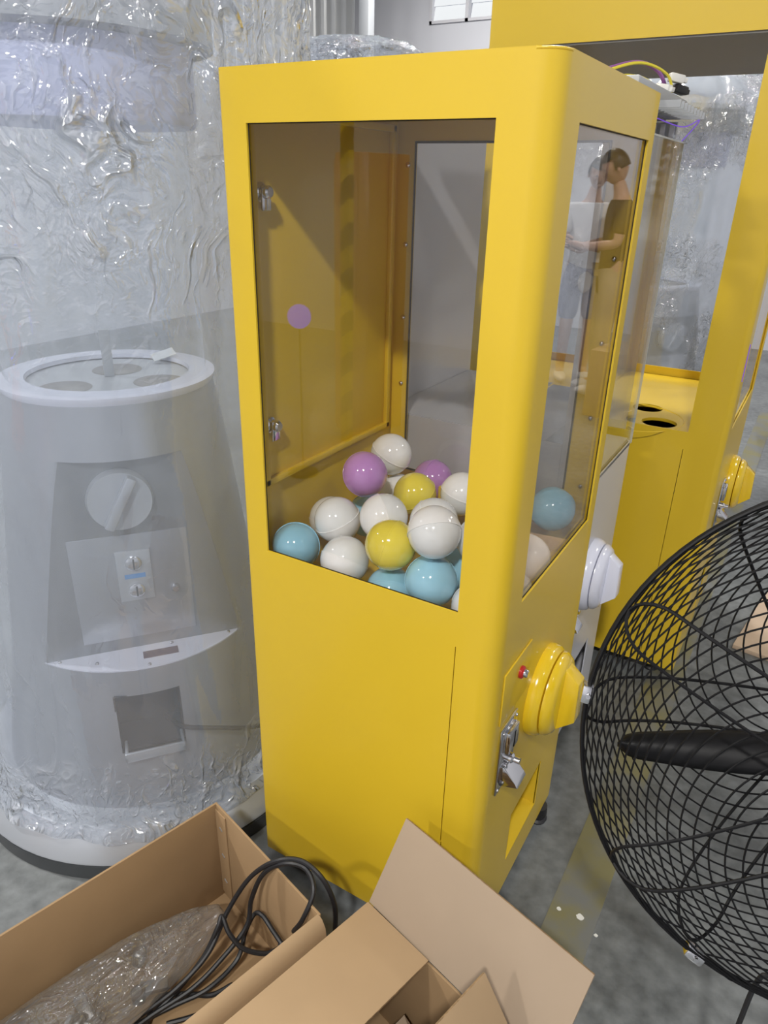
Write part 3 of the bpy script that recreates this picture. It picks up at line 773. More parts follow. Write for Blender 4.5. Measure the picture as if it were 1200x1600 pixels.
    # dish on top
    MB().lathe([(.238, 1.13), (.252, 1.15), (.252, 1.158), (.19, 1.160), (.188, 1.15), (.20, 1.145)], 72, cap=False).build('dish_ring', M_whitepl, t)
    tr_ = MB().lathe([(.19, 1.140), (.19, 1.147), (0, 1.147)], 60).build('dish_floor', M_lgrey, t)
    for (x, y) in ((-.06, .02), (.09, -.10), (.085, .11)):
        MB().lathe([(.06, 1.1475), (.058, 1.149), (0, 1.149)], 28, M=Matrix.Translation((x, y, 0))).build('drop_hole', M_grey, tr_)
    MB().box((.00, -.012, 1.147), (.008, .012, 1.26), bev=.002).build('divider', M_lgrey, t)
    MB().lathe([(.232, 1.158), (.232, 1.70)], 60, cap=False).build('clear_cylinder', M_acryl, t)
    MB().lathe([(.19, 1.69), (.25, 1.69), (.255, 1.70), (.255, 1.83), (0, 1.83)], 60).build('cap_drum', pbr('lavender_white_cap', (.62, .66, .90), rough=.35), t)
    MB().lathe([(.26, 1.83), (.30, 1.835), (.30, 1.92), (.28, 1.94), (0, 1.94)], 60).build('cap_lid', M_lgrey, t)
    return t
rm = round_machine('silver round capsule machine wrapped in polythene, left of the near yellow machine', 'wrapped round capsule machines')
q = px(255, 552, 2, 1.17)
o = MB().box((-.03, -.018, 0), (.03, .018, .002)).build('tape_strip', pbr('masking_tape', (.72, .74, .76), rough=.6)); o.location = (q.x, q.y, 1.166); o.rotation_euler = (R(18), R(-14), R(60))
tag(o, 'white tape strip sticking up from the dish of the wrapped machine', 'tape')
# its power cord
fx, fy = math.cos(FA), math.sin(FA)
def rm_pt(r, s, z): return (CX+fx*r-fy*s, CY+fy*r+fx*s, z)
tag(MB().tube(smooth_path([rm_pt(.30, .02, .33), rm_pt(.37, .06, .34), rm_pt(.38, .14, .32), rm_pt(.36, .22, .28), rm_pt(.33, .29, .25)]), .006, 8).build('power_cord', M_rubber),
    'dark power cord coming out of the outlet of the wrapped machine', 'cord')

def film_cover(name, cx, cy, prof, label, mat, seed, amp=.02, nu=200, nv=170, wob=.02, grp=None):
    """draped cover: a loose bag around (cx, cy), profile of (radius, height) from the hem upward, with folds"""
    rows = []; L = len(prof)-1
    off = Vector((seed*3.1, seed*1.7, seed*.9))
    for i in range(nv+1):
        u = i/nv*L; k = min(int(u), L-1); f = u-k
        s = f*f*(3-2*f)*.5+f*.5
        r0 = prof[k][0]+(prof[k+1][0]-prof[k][0])*s; z0 = prof[k][1]+(prof[k+1][1]-prof[k][1])*f
        row = []
        for j in range(nu):
            a = 2*PI*j/nu; ca, sa = math.cos(a), math.sin(a)
            h = i/nv
            p1 = Vector((ca*2.2, sa*2.2, z0*.9))+off
            p2 = Vector((ca*6, sa*6, z0*3.2))+off
            p3 = Vector((ca*12, sa*12, z0*11))+off*2
            top = max(0, min(1, (h-.45)*3))
            d = noise.noise(p1)*wob + (abs(noise.noise(p2))-.25)*amp*(.5+1.2*top) + (abs(noise.noise(p3))-.25)*amp*.9*top
            hem = max(0, 1-h*9)
            d += hem*amp*.8*noise.noise(Vector((ca*5, sa*5, 3))+off)
            zz = z0 + hem*.03*noise.noise(Vector((ca*2.5, sa*2.5, 7))+off)
            r = max(.01, r0+d)
            row.append((cx+r*ca, cy+r*sa, zz))
        rows.append(row)
    m = MB(); m.quadmesh(rows, closed_u=True)
    o = m.build(name, mat, ang=180)
    return tag(o, label, 'plastic cover', grp)
film_cover('polythene_cover', CX, CY, [(.485, .112), (.465, .16), (.445, .45), (.43, .85), (.44, 1.25), (.47, 1.6), (.50, 1.9), (.42, 2.12), (.22, 2.25), (.05, 2.3)],
           'crinkled clear polythene cover over the silver machine at the left', M_film, 1, amp=.026, nu=360, nv=300, grp='polythene covers')

# second wrapped machine far behind the open yellow one
rm2 = copy_tree(rm); rm2.location = (-.46, 3.05, 0)
rm2['label'] = 'round capsule machine wrapped in bubble film, seen through the open yellow machine'
film_cover('polythene_cover', -.46, 3.05, [(.45, .150), (.455, .3), (.45, .85), (.47, 1.3), (.5, 1.7), (.46, 1.95), (.3, 2.1), (.05, 2.2)],
           'glittering bubble film cover on the machine seen through the open yellow one', M_bubble, 5, amp=.03, nu=150, nv=120, grp='polythene covers')
# bubble wrap lump lying on top of the near yellow machine's rear
def lump(name, c, s, label, mat, seed, cat):
    b2 = MB(); bm = b2.bm
    bmesh.ops.create_icosphere(bm, subdivisions=5, radius=1)
    for v in bm.verts:
        n_ = v.co.normalized(); d = 1+.22*noise.noise(n_*1.7+Vector((seed, 0, 0)))+.14*abs(noise.noise(n_*5+Vector((0, seed, 0))))+.06*noise.noise(n_*13)
        v.co = Vector((n_.x*d*s[0], n_.y*d*s[1], n_.z*d*s[2]))
        v.co.z = max(v.co.z, -s[2]*.55)
    o = b2.build(name, mat, ang=180); o.location = c
    return tag(o, label, cat)
wc = thing('wrapped_cabinet', 'pale blue cabinet under bubble wrap, its top peeping over the near yellow machine', 'cabinet', (-1.13, 1.28, 0))
MB().box((-.20, -.19, .03), (.20, .19, 1.86), bev=.01).build('cabinet_body', pbr('pale_blue_cabinet', (.45, .52, .68), rough=.4), wc)
MB().box((-.17, -.16, 0), (.17, .16, .03)).build('plinth', M_dark, wc)
MB().box((-.18, -.196, .1), (.18, -.19, 1.8), bev=.002).build('cabinet_door', pbr('pale_blue_door', (.50, .57, .72), rough=.4), wc)
lump('bubble_wrap', (-1.13, 1.28, 1.925), (.235, .21, .075), 'crumpled bubble wrap heap peeping over the top of the near yellow machine', M_bubble, 3, 'bubble wrap')

# ------------------------------------------------------------------ cardboard boxes
d1 = Vector((.965, -.263, 0)).normalized(); d2 = Vector((-.263, -.965, 0)).normalized()
ANG = math.atan2(d1.y, d1.x)
def box_frame(o_): 
    M = Matrix((d1, d2*-1, Vector((0, 0, 1)))).transposed().to_4x4(); M.translation = o_; return M
# box 1: origin at its far left corner, u along d1, v along d2
P1 = Vector((-.585, -.127, 0)); L1, B1, H1, T = .376, .62, .30, .005
b1 = thing('cardboard_box', 'large open cardboard box with cables and a clear bag, at the lower left', 'box', P1, ANG)
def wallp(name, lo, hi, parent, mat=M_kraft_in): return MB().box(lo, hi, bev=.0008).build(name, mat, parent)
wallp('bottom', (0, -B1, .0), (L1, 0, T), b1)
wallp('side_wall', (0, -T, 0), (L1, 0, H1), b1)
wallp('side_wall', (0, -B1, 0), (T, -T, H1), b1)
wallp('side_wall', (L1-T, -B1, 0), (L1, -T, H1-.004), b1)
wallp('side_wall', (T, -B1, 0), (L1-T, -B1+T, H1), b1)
# glued corner tab with staple dents
tb = wallp('corner_tab', (T, -T-.0035, .02), (T+.04, -T, H1-.012), b1)
for k in range(3):
    o = MB().box((-.006, -.001, -.002), (.006, .0006, .002)).build('staple', M_grey, tb); o.location = (T+.02, -T-.004, .07+k*.085); o.rotation_euler = (0, R(25), 0)
# folded outer flap along the near right wall
m = MB(); m.prism([(0, 0), (.012, -.004), (.022, -.02), (.026, -.05), (.021, -.05), (.017, -.022), (.009, -.009), (0, -.006)], 0, B1-.01,
          M=Matrix(((1, 0, 0, L1-.004), (0, 0, -1, -.004), (0, 1, 0, H1), (0, 0, 0, 1)))); m.build('folded_flap', M_kraft, b1)
# box 2
P2 = Vector((-.155, -.156, 0)); L2, B2, H2 = .42, .46, .30
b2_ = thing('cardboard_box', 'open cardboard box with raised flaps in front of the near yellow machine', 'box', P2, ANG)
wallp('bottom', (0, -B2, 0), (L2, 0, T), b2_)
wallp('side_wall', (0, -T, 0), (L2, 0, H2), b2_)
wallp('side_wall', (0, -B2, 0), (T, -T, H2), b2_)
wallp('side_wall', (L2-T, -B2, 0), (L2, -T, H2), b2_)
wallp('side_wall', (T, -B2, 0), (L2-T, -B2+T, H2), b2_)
def flap(name, hinge, along, updir, wd, parent, mat):
    """board hinged on a rim line: along = vector of the hinge, updir = direction away from hinge"""
    a = Vector(along); u = Vector(updir).normalized(); nn = a.normalized().cross(u)
    M = Matrix((a.normalized(), u, nn)).transposed().to_4x4(); M.translation = Vector(hinge)
    f = MB().box((0, 0, -.0025), (a.length, wd, .0025), bev=.0006).build(name, mat, parent); f.matrix_local = M
    e = MB().box((.001, wd-.0008, -.0021), (a.length-.001, wd+.0003, .0021)).build('cut_edge', M_flute, f)
    return f
flap('rear_flap', (.0, .001, H2+.002), (L2, 0, 0), (0, .097, .154), .1815, b2_, M_kraftp)
flap('left_flap', (.0, -.004, H2+.004), (0, -B2+.01, 0), (1, 0, .02), .163, b2_, M_kraft)
flap('right_flap', (L2-.002, -.028, H2+.002), (0, -B2+.06, 0), (-.12, 0, .15), .195, b2_, M_kraft)
# things inside box 2
m = MB(); m.quadmesh([[(L2*.30+.30*j/6*1.0, -.02-.16*i/6, .12+.05*noise.noise(Vector((i*.6, j*.6, 2)))+.02*i/6) for j in range(7)] for i in range(7)])
o = m.build('packing_paper', M_kraftp, smooth=False); o.parent = None; o.location = P2; o.rotation_euler = (0, 0, ANG)
s_ = o.modifiers.new('s', 'SOLIDIFY'); s_.thickness = .002
tag(o, 'crumpled brown packing paper inside the right cardboard box', 'paper')

# clear bag of small parts in box 1
def local1(u, v, z): return P1 + d1*u + d2*v + Vector((0, 0, z))
def pillow(name, M, lx, ly, hz, mat, seed, n=70):
    m = MB()
    for side in (1, -1):
        rows = []
        for i in range(n+1):
            row = []
            for j in range(n+1):
                a, b_ = i/n*2-1, j/n*2-1
                taper = 1-.75*max(0, a)**1.6
                e = max(0, (1-a**4)*(1-b_**4))**.6
                nz = noise.noise(Vector((a*2.2, b_*2.2, seed)))*.35+abs(noise.noise(Vector((a*6, b_*6, seed+side))))*.35
                row.append(M @ Vector((a*lx, b_*ly*taper+.01*noise.noise(Vector((a*3, b_*3, seed))), side*hz*e*(.65+nz) + (0 if side > 0 else 0))))
            rows.append(row)
        m.quadmesh(rows)
    bmesh.ops.remove_doubles(m.bm, verts=m.bm.verts, dist=.0004)
    return m.build(name, mat, ang=180)
bag_c = local1(.095, .33, .085)
Mb = axis_frame(bag_c, (.20, -.05, 1), tuple(-(d2)))
bag = thing('parts_bag', 'clear plastic bag of small parts lying in the left cardboard box', 'bag', (0, 0, 0))
pillow('bag_film', Mb, .27, .08, .055, M_bagfilm, 4.2).parent = bag
M_part = pbr('grey_parts', (.22, .21, .20), rough=.35, metal=.6)
for k in range(9):
    lx_, ly_ = random.uniform(-.20, .12), random.uniform(-.06, .06)
    Mp = Mb @ Matrix.Translation((lx_, ly_*.8, -.012)) @ Matrix.Rotation(random.uniform(0, 6), 4, 'Z') @ Matrix.Rotation(random.uniform(-.5, .5), 4, 'X')
    mm = MB()
    if k % 2: mm.box((-.028, -.012, -.008), (.028, .012, .008), bev=.003, M=Mp)
    else: mm.lathe([(.010, -.02), (.014, -.016), (.014, .016), (.010, .02)], 14, M=Mp)
    mm.build('metal_part', M_part, bag)

# black cables in box 1
def c1(x, y, z): return px(x, y, 2, z)
def cable(pts, label, r=.0052):
    def keep_in(p_):
        if p_.z >= H1 or 'highest' in label: return p_
        l_ = p_-P1; u_, v_ = min(l_.dot(d1), L1-.02), max(l_.dot(d2), .02)
        return P1+d1*u_+d2*v_+Vector((0, 0, max(p_.z, .014)))
    pts = [keep_in(Vector(p_)) for p_ in pts]
    tag(MB().tube(smooth_path(pts, 10), r, 8).build('black_cable', M_rubber), label, 'cable', 'black cables in the left box')
cable([c1(150, 1640, .03), c1(215, 1590, .04), c1(275, 1545, .07), c1(325, 1490, .11), c1(355, 1425, .17), c1(390, 1372, .26), c1(430, 1346, .335), c1(470, 1345, .345), c1(503, 1372, .33), c1(522, 1412, .27), c1(524, 1452, .18), c1(523, 1480, .08)],
      'black cable arching highest over the wall of the left box')
cable([c1(160, 1645, .025), c1(235, 1588, .035), c1(300, 1545, .06), c1(345, 1500, .09), c1(385, 1448, .14), c1(393, 1405, .20), c1(412, 1365, .29), c1(445, 1349, .34), c1(478, 1358, .335), c1(490, 1392, .32), c1(487, 1425, .27), c1(465, 1450, .20)],
      'black cable of the second arch, falling back inside the box wall')
cable([c1(200, 1620, .02), c1(265, 1560, .045), c1(315, 1500, .09), c1(340, 1450, .15), c1(347, 1432, .165), c1(358, 1458, .14), c1(380, 1482, .11), c1(415, 1490, .09), c1(450, 1470, .09), c1(470, 1450, .10)],
      'black cable bent in a sharp kink low in the left box')
cable([c1(190, 1612, .02), c1(270, 1572, .03), c1(325, 1545, .045), c1(370, 1500, .06), c1(384, 1455, .10), c1(398, 1428, .12), c1(425, 1420, .13), c1(452, 1432, .12), c1(468, 1452, .11)],
      'black cable looping low against the right inner wall of the left box')
cable([c1(230, 1600, .02), c1(245, 1560, .02), c1(290, 1553, .02), c1(330, 1555, .025), c1(362, 1540, .03), c1(320, 1580, .02), c1(260, 1600, .02)],
      'black cable end coiled flat on the bottom of the left box')

# ------------------------------------------------------------------ big black floor fan
FC = Vector((.550, -.014, .903)); fy_, fp_ = R(-15), R(-15)
fa = Vector((math.sin(fy_)*math.cos(fp_), math.cos(fy_)*math.cos(fp_), math.sin(fp_)))   # away from the viewer
FR = .385
Mf = axis_frame(FC, -fa, (math.cos(fy_), -math.sin(fy_), 0))       # local z towards viewer, x to the right
fan = thing('floor_fan', 'large black floor fan with a wire cage, cut off by the right edge', 'fan', (0, 0, 0))
fan.matrix_world = Mf
def ring_pts(r, z, n=96): return [(r*math.cos(2*PI*k/n), r*math.sin(2*PI*k/n), z) for k in range(n)]
MB().tube(ring_pts(FR, 0.0035), .0034, 8, closed=True).tube(ring_pts(FR, -.0035), .0034, 8, closed=True).build('rim', M_black, fan)
def wire_pts(sgn, depth, twist, r0=.07, n=44, R_=FR):
    out = []
    for k in range(n+1):
        u = k/n; r = r0+(R_-r0)*u
        e = math.sqrt(max(0, 1-(u**2.4)))
        z = sgn*(depth*e)
        a = twist*(1.6*u+1.9*u**4)/3.5
        out.append((r*math.cos(a), r*math.sin(a), z))
    return out
NW = 33
for sgn, depth, tw in ((1, .085, R(195)), (-1, .125, R(-195))):
    w0 = None
    for k in range(NW):
        Mx = Matrix.Rotation(2*PI*k/NW, 4, 'Z')
        if w0 is None:
            w0 = MB().tube(wire_pts(sgn, depth, tw), .0014, 5, cap=False).build('guard_wire', M_black, fan)
        else: share('guard_wire', w0, Mx, fan)
    r0_ = None
    def dome_z(r):
        u = min(1, max(0, (r-.07)/(FR-.07))); return sgn*(depth*math.sqrt(max(0, 1-u**2.4))+.003)
    hw = .036; leg = [.072+(FR-.045-.072)*k/14 for k in range(15)]
    hp_ = [(r, hw*(1 if 1 else 1), 0) for r in leg]
    arc_ = [(FR-.045+.043*math.cos(t_), hw*math.sin(t_), 0) for t_ in [PI/2-PI*k/10 for k in range(1, 10)]]
    pts_ = hp_+arc_+[(r, -hw, 0) for r in reversed(leg)]
    pts_ = [(x, y, dome_z(math.hypot(x, y))) for x, y, _ in pts_]
    for k in range(6):
        Mx = Matrix.Rotation(2*PI*k/6+(R(155) if sgn > 0 else R(181)), 4, 'Z')
        if r0_ is None:
            r0_ = MB().tube(pts_, .0026, 6).build('guard_rib', M_black, fan); r0_.matrix_local = Mx
        else: share('guard_rib', r0_, Mx, fan)
    MB().tube(ring_pts(.075, sgn*depth), .004, 6, closed=True).build('guard_collar', M_black, fan)
MB().lathe([(.07, .083), (.075, .088), (.06, .096), (0, .098)], 40).build('badge_plate', M_dark, fan)
cl = None
for a in (R(176), R(118), R(60), R(0), R(-60), R(-118)):
    Mx = Matrix.Rotation(a, 4, 'Z') @ Matrix.Translation((FR, 0, 0))
    if cl is None:
        cl = MB().box((-.006, -.014, -.012), (.009, .014, .012), bev=.003).lathe([(.0035, -.018), (.0035, .018)], 10).build('clamp', M_chrome, fan); cl.matrix_local = Mx
    else: share('clamp', cl, Mx, fan)
# blades
bl = None
for k in range(3):
    a = PI+R(9)+k*2*PI/3
    if bl is None:
        rows = []
        for i in range(21):
            u = i/20; r = .05+u*.285
            wd = .026+.040*math.sin(PI*min(1, u*.62+.20))*(1-.68*u**2.2)
            if u > .9: wd *= math.sqrt(max(0.02, 1-((u-.9)/.1)**2))
            tw_ = R(52-20*u)
            row = []
            for j in range(9):
                v = j/8-.5
                yy = v*wd; zz = .018*(1-4*v*v)*(.6+.4*u)
                row.append((r, yy*math.cos(tw_)-zz*math.sin(tw_), yy*math.sin(tw_)+zz*math.cos(tw_)-.02))
            rows.append(row)
        m = MB(); m.quadmesh(rows); bl = m.build('blade', M_black, fan); bl.matrix_local = Matrix.Rotation(a, 4, 'Z')
        s_ = bl.modifiers.new('s', 'SOLIDIFY'); s_.thickness = .003
    else:
        b_ = bl.copy(); C.objects.link(b_); b_.parent = fan; b_.matrix_local = Matrix.Rotation(a, 4, 'Z')
MB().lathe([(.062, -.05), (.062, .02), (.05, .035), (0, .04)], 32).build('hub', M_black, fan)
MB().lathe([(.03, -.05), (.075, -.11), (.085, -.13), (.085, -.22), (.06, -.25), (0, -.25)], 32).build('motor', M_black, fan)
# stand, built in world space under the motor
Mi = Mf.inverted()
mb_ = Mf @ Vector((0, 0, -.18))
pb = Vector((.86, .14, 0))
st = MB().tube(smooth_path([(mb_.x, mb_.y, mb_.z), (mb_.x+.12, mb_.y, mb_.z-.01), (pb.x-.03, pb.y, mb_.z-.05), (pb.x, pb.y, mb_.z-.15), (pb.x, pb.y, .03)]), .018, 14); o = st.build('stand_pole', M_black, fan); o.matrix_local = Mi
st = MB().lathe([(.20, 0), (.205, .012), (.19, .03), (.05, .05), (0, .05)], 40, M=Matrix.Translation(pb)); o = st.build('stand_base', M_black, fan); o.matrix_local = Mi
q0 = px(1186, 1530, 1, -.02)
st = MB().tube(smooth_path([(mb_.x, mb_.y, mb_.z-.08), (q0.x+.10, q0.y+.09, q0.z+.06), (q0.x+.02, q0.y+.01, q0.z+.02), q0, (q0.x-.004, q0.y, q0.z-.10), (q0.x, q0.y, q0.z-.3), (q0.x+.05, q0.y, .02), (q0.x+.4, q0.y-.1, .012)]), .0042, 8); o = st.build('power_cord', M_rubber, fan); o.matrix_local = Mi

# ------------------------------------------------------------------ things farther off at the right
q = px(1190, 970, 2, 0)
o = MB().box((-.02, -.28, .0), (.75, .25, .018), bev=.002).build('plywood_board', pbr('plywood', (.52, .40, .30), rough=.6, var=.08, vscale=14)); o.location = (q.x-.02, q.y, 0); o.rotation_euler = (0, 0, R(-8))
tag(o, 'pale plywood board lying on the floor behind the fan', 'board')
q = px(1195, 640, 1, 4.6)
kb = thing('cardboard_box', 'closed brown cardboard box on the floor far behind at the right edge', 'box', (.72, 4.6, 0), R(6))
MB().box((-.3, -.25, 0), (.3, .25, .5), bev=.004).build('carton', M_kraft, kb); MB().box((-.3, -.03, .5), (.3, .03, .5012)).build('packing_tape', M_kraftp, kb)

# ------------------------------------------------------------------ two people standing at the right rear (seen mirrored in the front window)
M_skin = pbr('skin', (.50, .30, .21), rough=.5); M_hair = pbr('black_hair', (.012, .010, .009), rough=.5)
def skinned(name, mat, verts, edges, parent, root=0, sub=2):
    me = bpy.data.meshes.new(name); me.from_pydata([v[0] for v in verts], edges, []); me.update()
    o = bpy.data.objects.new(name, me); C.objects.link(o); o.parent = parent
    o.modifiers.new('skin', 'SKIN').use_smooth_shade = True
    sv = me.skin_vertices[0].data
    for i, (_, r) in enumerate(verts): sv[i].radius = (r, r) if not isinstance(r, tuple) else r
    sv[root].use_root = True
    ss = o.modifiers.new('sub', 'SUBSURF'); ss.levels = sub; ss.render_levels = sub
    me.materials.append(mat); return o
def person(loc, rz, label, shirt, legs, shorts, shoe, h=1.76, arm_up=(.30, .95)):
    """faces local +y"""
    t = thing('person', label, 'person', loc, rz); k = h/1.76
    S = lambda x, y, z: (x*k, y*k, z*k)
    V = [(S(0, 0, .94), (.115, .085)), (S(0, .0, 1.12), (.125, .085)), (S(0, -.01, 1.32), (.14, .09)), (S(0, -.005, 1.45), (.075, .065)), (S(0, .02, 1.52), (.052, .052)), (S(0, .045, 1.58), (.05, .055)),
         (S(-.17, 0, 1.40), (.052, .052)), (S(-.21, .02, 1.15), (.042, .042)), (S(-.12, .24, 1.10), (.034, .034)), (S(-.06, .32, 1.13), (.026, .022)),
         (S(.17, 0, 1.40), (.052, .052)), (S(.21, .02, 1.15), (.042, .042)), (S(.12, .24, 1.12), (.034, .034)), (S(.05, .33, 1.14), (.026, .022)),
         (S(-.09, 0, .86), (.085, .085)), (S(-.10, .02, .48), (.058, .06)), (S(-.10, -.01, .09), (.038, .04)), (S(-.11, .10, .04), (.035, .03)),
         (S(.09, 0, .86), (.085, .085)), (S(.10, .02, .48), (.058, .06)), (S(.10, -.01, .09), (.038, .04)), (S(.11, .10, .04), (.035, .03))]
    E_ = [(0, 1), (1, 2), (2, 3), (3, 4), (4, 5), (2, 6), (6, 7), (7, 8), (8, 9), (2, 10), (10, 11), (11, 12), (12, 13), (0, 14), (14, 15), (15, 16), (16, 17), (0, 18), (18, 19), (19, 20), (20, 21)]
    skinned('body', M_skin, V, E_, t)
    # fingers
    hd = MB()
    for sx, wx, wy, wz in ((1, -.06, .32, 1.13), (-1, .05, .33, 1.14)):
        for q_ in range(4):
            b0 = Vector(S(wx+sx*.012, wy+.02, wz+.024-.016*q_)); L_ = (.062, .07, .066, .052)[q_]*k
            hd.tube([b0, b0+Vector((sx*.006, L_*.55, .004)), b0+Vector((sx*.030, L_*.85, .0)), b0+Vector((sx*.048, L_*.75, -.004))], .0085*k, 7)
        b0 = Vector(S(wx-sx*.004, wy-.01, wz+.03)); hd.tube([b0, b0+Vector((sx*.015, .03, .018)), b0+Vector((sx*.03, .055, .02))], .010*k, 7)
    hd.build('fingers', M_skin, t)
    # head with face, bowed towards the hands
    Mh = Matrix.Translation(S(0, .075, 1.655)) @ Matrix.Rotation(R(-24), 4, 'X') @ Matrix.Scale(k, 4)
    hm = MB(); bmesh.ops.create_uvsphere(hm.bm, u_segments=28, v_segments=20, radius=1)
    for v in hm.bm.verts:
        x, y, z = v.co
        jaw = 1-.28*max(0, -z)
        v.co = Vector((x*.076*jaw, (y*.094-.006*(z < 0)*z)*(1-.10*max(0, -z)), z*.115))
    hm.sphere((0, .094, -.012), .016, 10, 8, (.8, .9, 1.5)); hm.sphere((-.077, -.005, -.01), .024, 10, 8, (.35, .7, 1.1)); hm.sphere((.077, -.005, -.01), .024, 10, 8, (.35, .7, 1.1))
    hm.sphere((0, .080, -.056), .02, 12, 8, (1.1, .5, .35))
    for v in hm.bm.verts: v.co = Mh @ v.co
    hm.build('head', M_skin, t)
    for sx in (-1, 1): MB().sphere((sx*.031, .078, .014), .0115, 10, 8, (1.2, .7, .6), M=Mh).build('eye', M_hair, t)
    hr = MB(); bmesh.ops.create_uvsphere(hr.bm, u_segments=28, v_segments=20, radius=1)
    dele = [v for v in hr.bm.verts if (v.co.z < -.25) or (v.co.y > .35 and v.co.z < .45)]
    bmesh.ops.delete(hr.bm, geom=dele, context='VERTS')
    for v in hr.bm.verts: v.co = Mh @ Vector((v.co.x*.085, v.co.y*.103-.003, v.co.z*.126+.004))
    hr.build('hair', M_hair, t)
    # clothes
    g = 1.16
    SV = [(S(0, 0, .72), (.165, .125)), (S(0, 0, 1.12), (.145, .105)), (S(0, -.01, 1.33), (.158, .108)), (S(0, -.005, 1.445), (.095, .08)),
          (S(-.175, 0, 1.395), (.066, .066)), (S(-.208, .014, 1.20), (.064, .064)), (S(.175, 0, 1.395), (.066, .066)), (S(.208, .014, 1.20), (.064, .064))]
    skinned('shirt', shirt, SV, [(0, 1), (1, 2), (2, 3), (2, 4), (4, 5), (2, 6), (6, 7)], t)
    zl = .50 if shorts else .10
    f_ = (.86-zl)/.77
    LV = [(S(0, 0, 1.06), (.140, .108)), (S(-.09, 0, .84), (.102, .102)), (S(-.10, .02, .84-.36*(1 if not shorts else .95)), (.085, .088) if shorts else (.075, .078)),
          (S(.09, 0, .84), (.102, .102)), (S(.10, .02, .84-.36*(1 if not shorts else .95)), (.085, .088) if shorts else (.075, .078))]
    LE = [(0, 1), (1, 2), (0, 3), (3, 4)]
    if not shorts:
        LV += [(S(-.10, -.01, .11), (.062, .066)), (S(.10, -.01, .11), (.062, .066))]; LE += [(2, 5), (4, 6)]
    skinned('shorts' if shorts else 'trousers', legs, LV, LE, t)
    for sx in (-1, 1):
        MB().sphere((sx*.105*k, .05*k, .045), .05, 16, 10, (.95, 2.6, .9)).build('shoe', shoe, t)
    return t
M_tee_w = pbr('white_tee', (.80, .80, .82), rough=.8); M_tee_k = pbr('black_tee', (.018, .016, .014), rough=.8)
M_khaki = pbr('khaki_trousers', (.40, .32, .20), rough=.8); M_shorts = pbr('blue_grey_shorts', (.26, .29, .42), rough=.8); M_shoe = pbr('white_trainer', (.75, .73, .70), rough=.5)
def face_dir(dx, dy): return math.atan2(-dx, dy)
person((1.16, 5.10, 0), face_dir(.80, -.35), 'person in black T-shirt and khaki trousers holding a phone, mirrored in the front window', M_tee_k, M_khaki, False, M_shoe, h=1.84)
person((1.47, 5.42, 0), face_dir(-.50, -.85), 'person in white T-shirt and blue grey shorts, mirrored in the front window', M_tee_w, M_shorts, True, M_shoe, h=1.80)
o = MB().box((-.036, -.004, -.075), (.036, .004, .075), bev=.003).build('phone', M_black)
fv = Vector((.80, -.35, 0)).normalized(); o.location = Vector((1.16, 5.10, 0))+fv*.40+Vector((0, 0, 1.22)); o.rotation_euler = (R(-40), 0, face_dir(.80, -.35))
tag(o, 'dark phone held by the person in the black T-shirt', 'phone')

# ------------------------------------------------------------------ things behind the viewer at the left (mirrored in the side window)
def stripes():
    m, nt, b, o = node_mat('hazard_stripes'); N = nt.nodes.new
    tc = N('ShaderNodeTexCoord'); mp = N('ShaderNodeMapping'); mp.inputs['Rotation'].default_value = (0, R(40), 0)
    wv = N('ShaderNodeTexWave'); wv.inputs['Scale'].default_value = 1.6; wv.bands_direction = 'Z'
    cr = N('ShaderNodeValToRGB'); cr.color_ramp.interpolation = 'CONSTANT'; cr.color_ramp.elements[1].position = .5
    cr.color_ramp.elements[0].color = (.02, .02, .02, 1); cr.color_ramp.elements[1].color = (.75, .50, .02, 1)
    nt.links.new(tc.outputs['Object'], mp.inputs['Vector']); nt.links.new(mp.outputs[0], wv.inputs['Vector'])
    nt.links.new(wv.outputs['Fac'], cr.inputs['Fac']); nt.links.new(cr.outputs['Color'], b.inputs['Base Color'])
    return m
hp = MB().box((-.03, -.03, 0), (.03, .03, ZC-.01), bev=.005).build('striped_column', stripes()); 
def mirror_pt(x, y, dist):
    d = (FW*F_PX + RT*(x-600) - UP*(y-800)); d /= math.hypot(d.x, d.y)
    q_ = CAM + d*dist; return Vector((q_.x, -q_.y, q_.z))
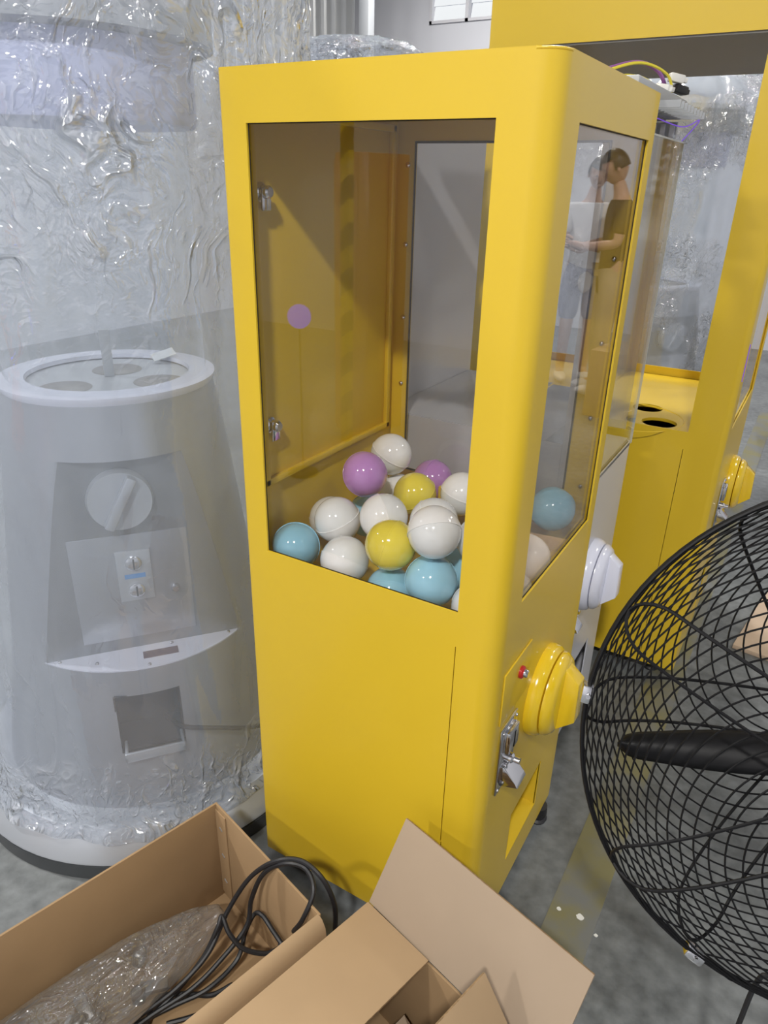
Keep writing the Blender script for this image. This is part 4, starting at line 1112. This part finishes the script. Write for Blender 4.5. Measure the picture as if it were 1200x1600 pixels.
q = mirror_pt(540, 400, 4.6); hp.location = (q.x, q.y, 0)
tag(hp, 'column with black and yellow hazard stripes behind the viewer', 'column')
q = mirror_pt(577, 480, 4.9)
cb = thing('metal_cabinet', 'salmon pink metal cabinet beside the striped column', 'cabinet', (q.x, q.y, 0), R(20))
M_salm = pbr('salmon_paint', (.62, .27, .16), rough=.4)
MB().box((-.12, -.2, 0), (.12, .2, 1.75), bev=.006).build('cabinet_body', M_salm, cb)
for sx in (-1, 1):
    dd = MB().box((sx*.06-.055, .2, .04), (sx*.06+.055, .212, 1.71), bev=.003).build('cabinet_door', M_salm, cb)
    MB().box((sx*.02-.006, .212, .85), (sx*.02+.006, .235, .99), bev=.003).build('handle', M_chrome, dd)

q = mirror_pt(465, 495, 4.0)
vl = thing('violet_lamp', 'small round violet LED lamp on a slim stand behind the viewer', 'lamp', (q.x, q.y, 0))
MB().lathe([(.09, 0), (.09, .015), (.004, .03), (.004, q.z-.06), (0, q.z-.06)], 20).build('lamp_stand', M_black, vl)
MB().sphere((0, 0, q.z), .065, 20, 14).build('lamp_globe', emis('violet_globe', (.07, .03, 1.0), 5.0), vl)

# white paint flecks on the floor
M_fleck = pbr('white_paint_fleck', (.75, .75, .72), rough=.5)
for (fx_, fy_2, fr_, lb) in ((906, 1434, .010, 'larger white paint fleck on the floor beside the raised flap'), (873, 1421, .006, 'small white paint fleck on the floor close to the yellow machine'), (931, 1462, .005, 'tiny white paint fleck on the floor, nearest the fan')):
    q = px(fx_, fy_2, 2, 0)
    poly = [(fr_*(1+.5*noise.noise(Vector((math.cos(a)*1.5, math.sin(a)*1.5, fx_))))*math.cos(a), fr_*.7*(1+.5*noise.noise(Vector((math.cos(a)*1.5, 4, math.sin(a)*1.5))))*math.sin(a)) for a in [2*PI*k/14 for k in range(14)]]
    o = MB().prism(poly, 0, .0015).build('paint_fleck', M_fleck); o.location = (q.x, q.y, 0.0 if abs(q.x-.165) > .06 else .002)
    tag(o, lb, 'paint fleck', 'paint flecks on the floor')
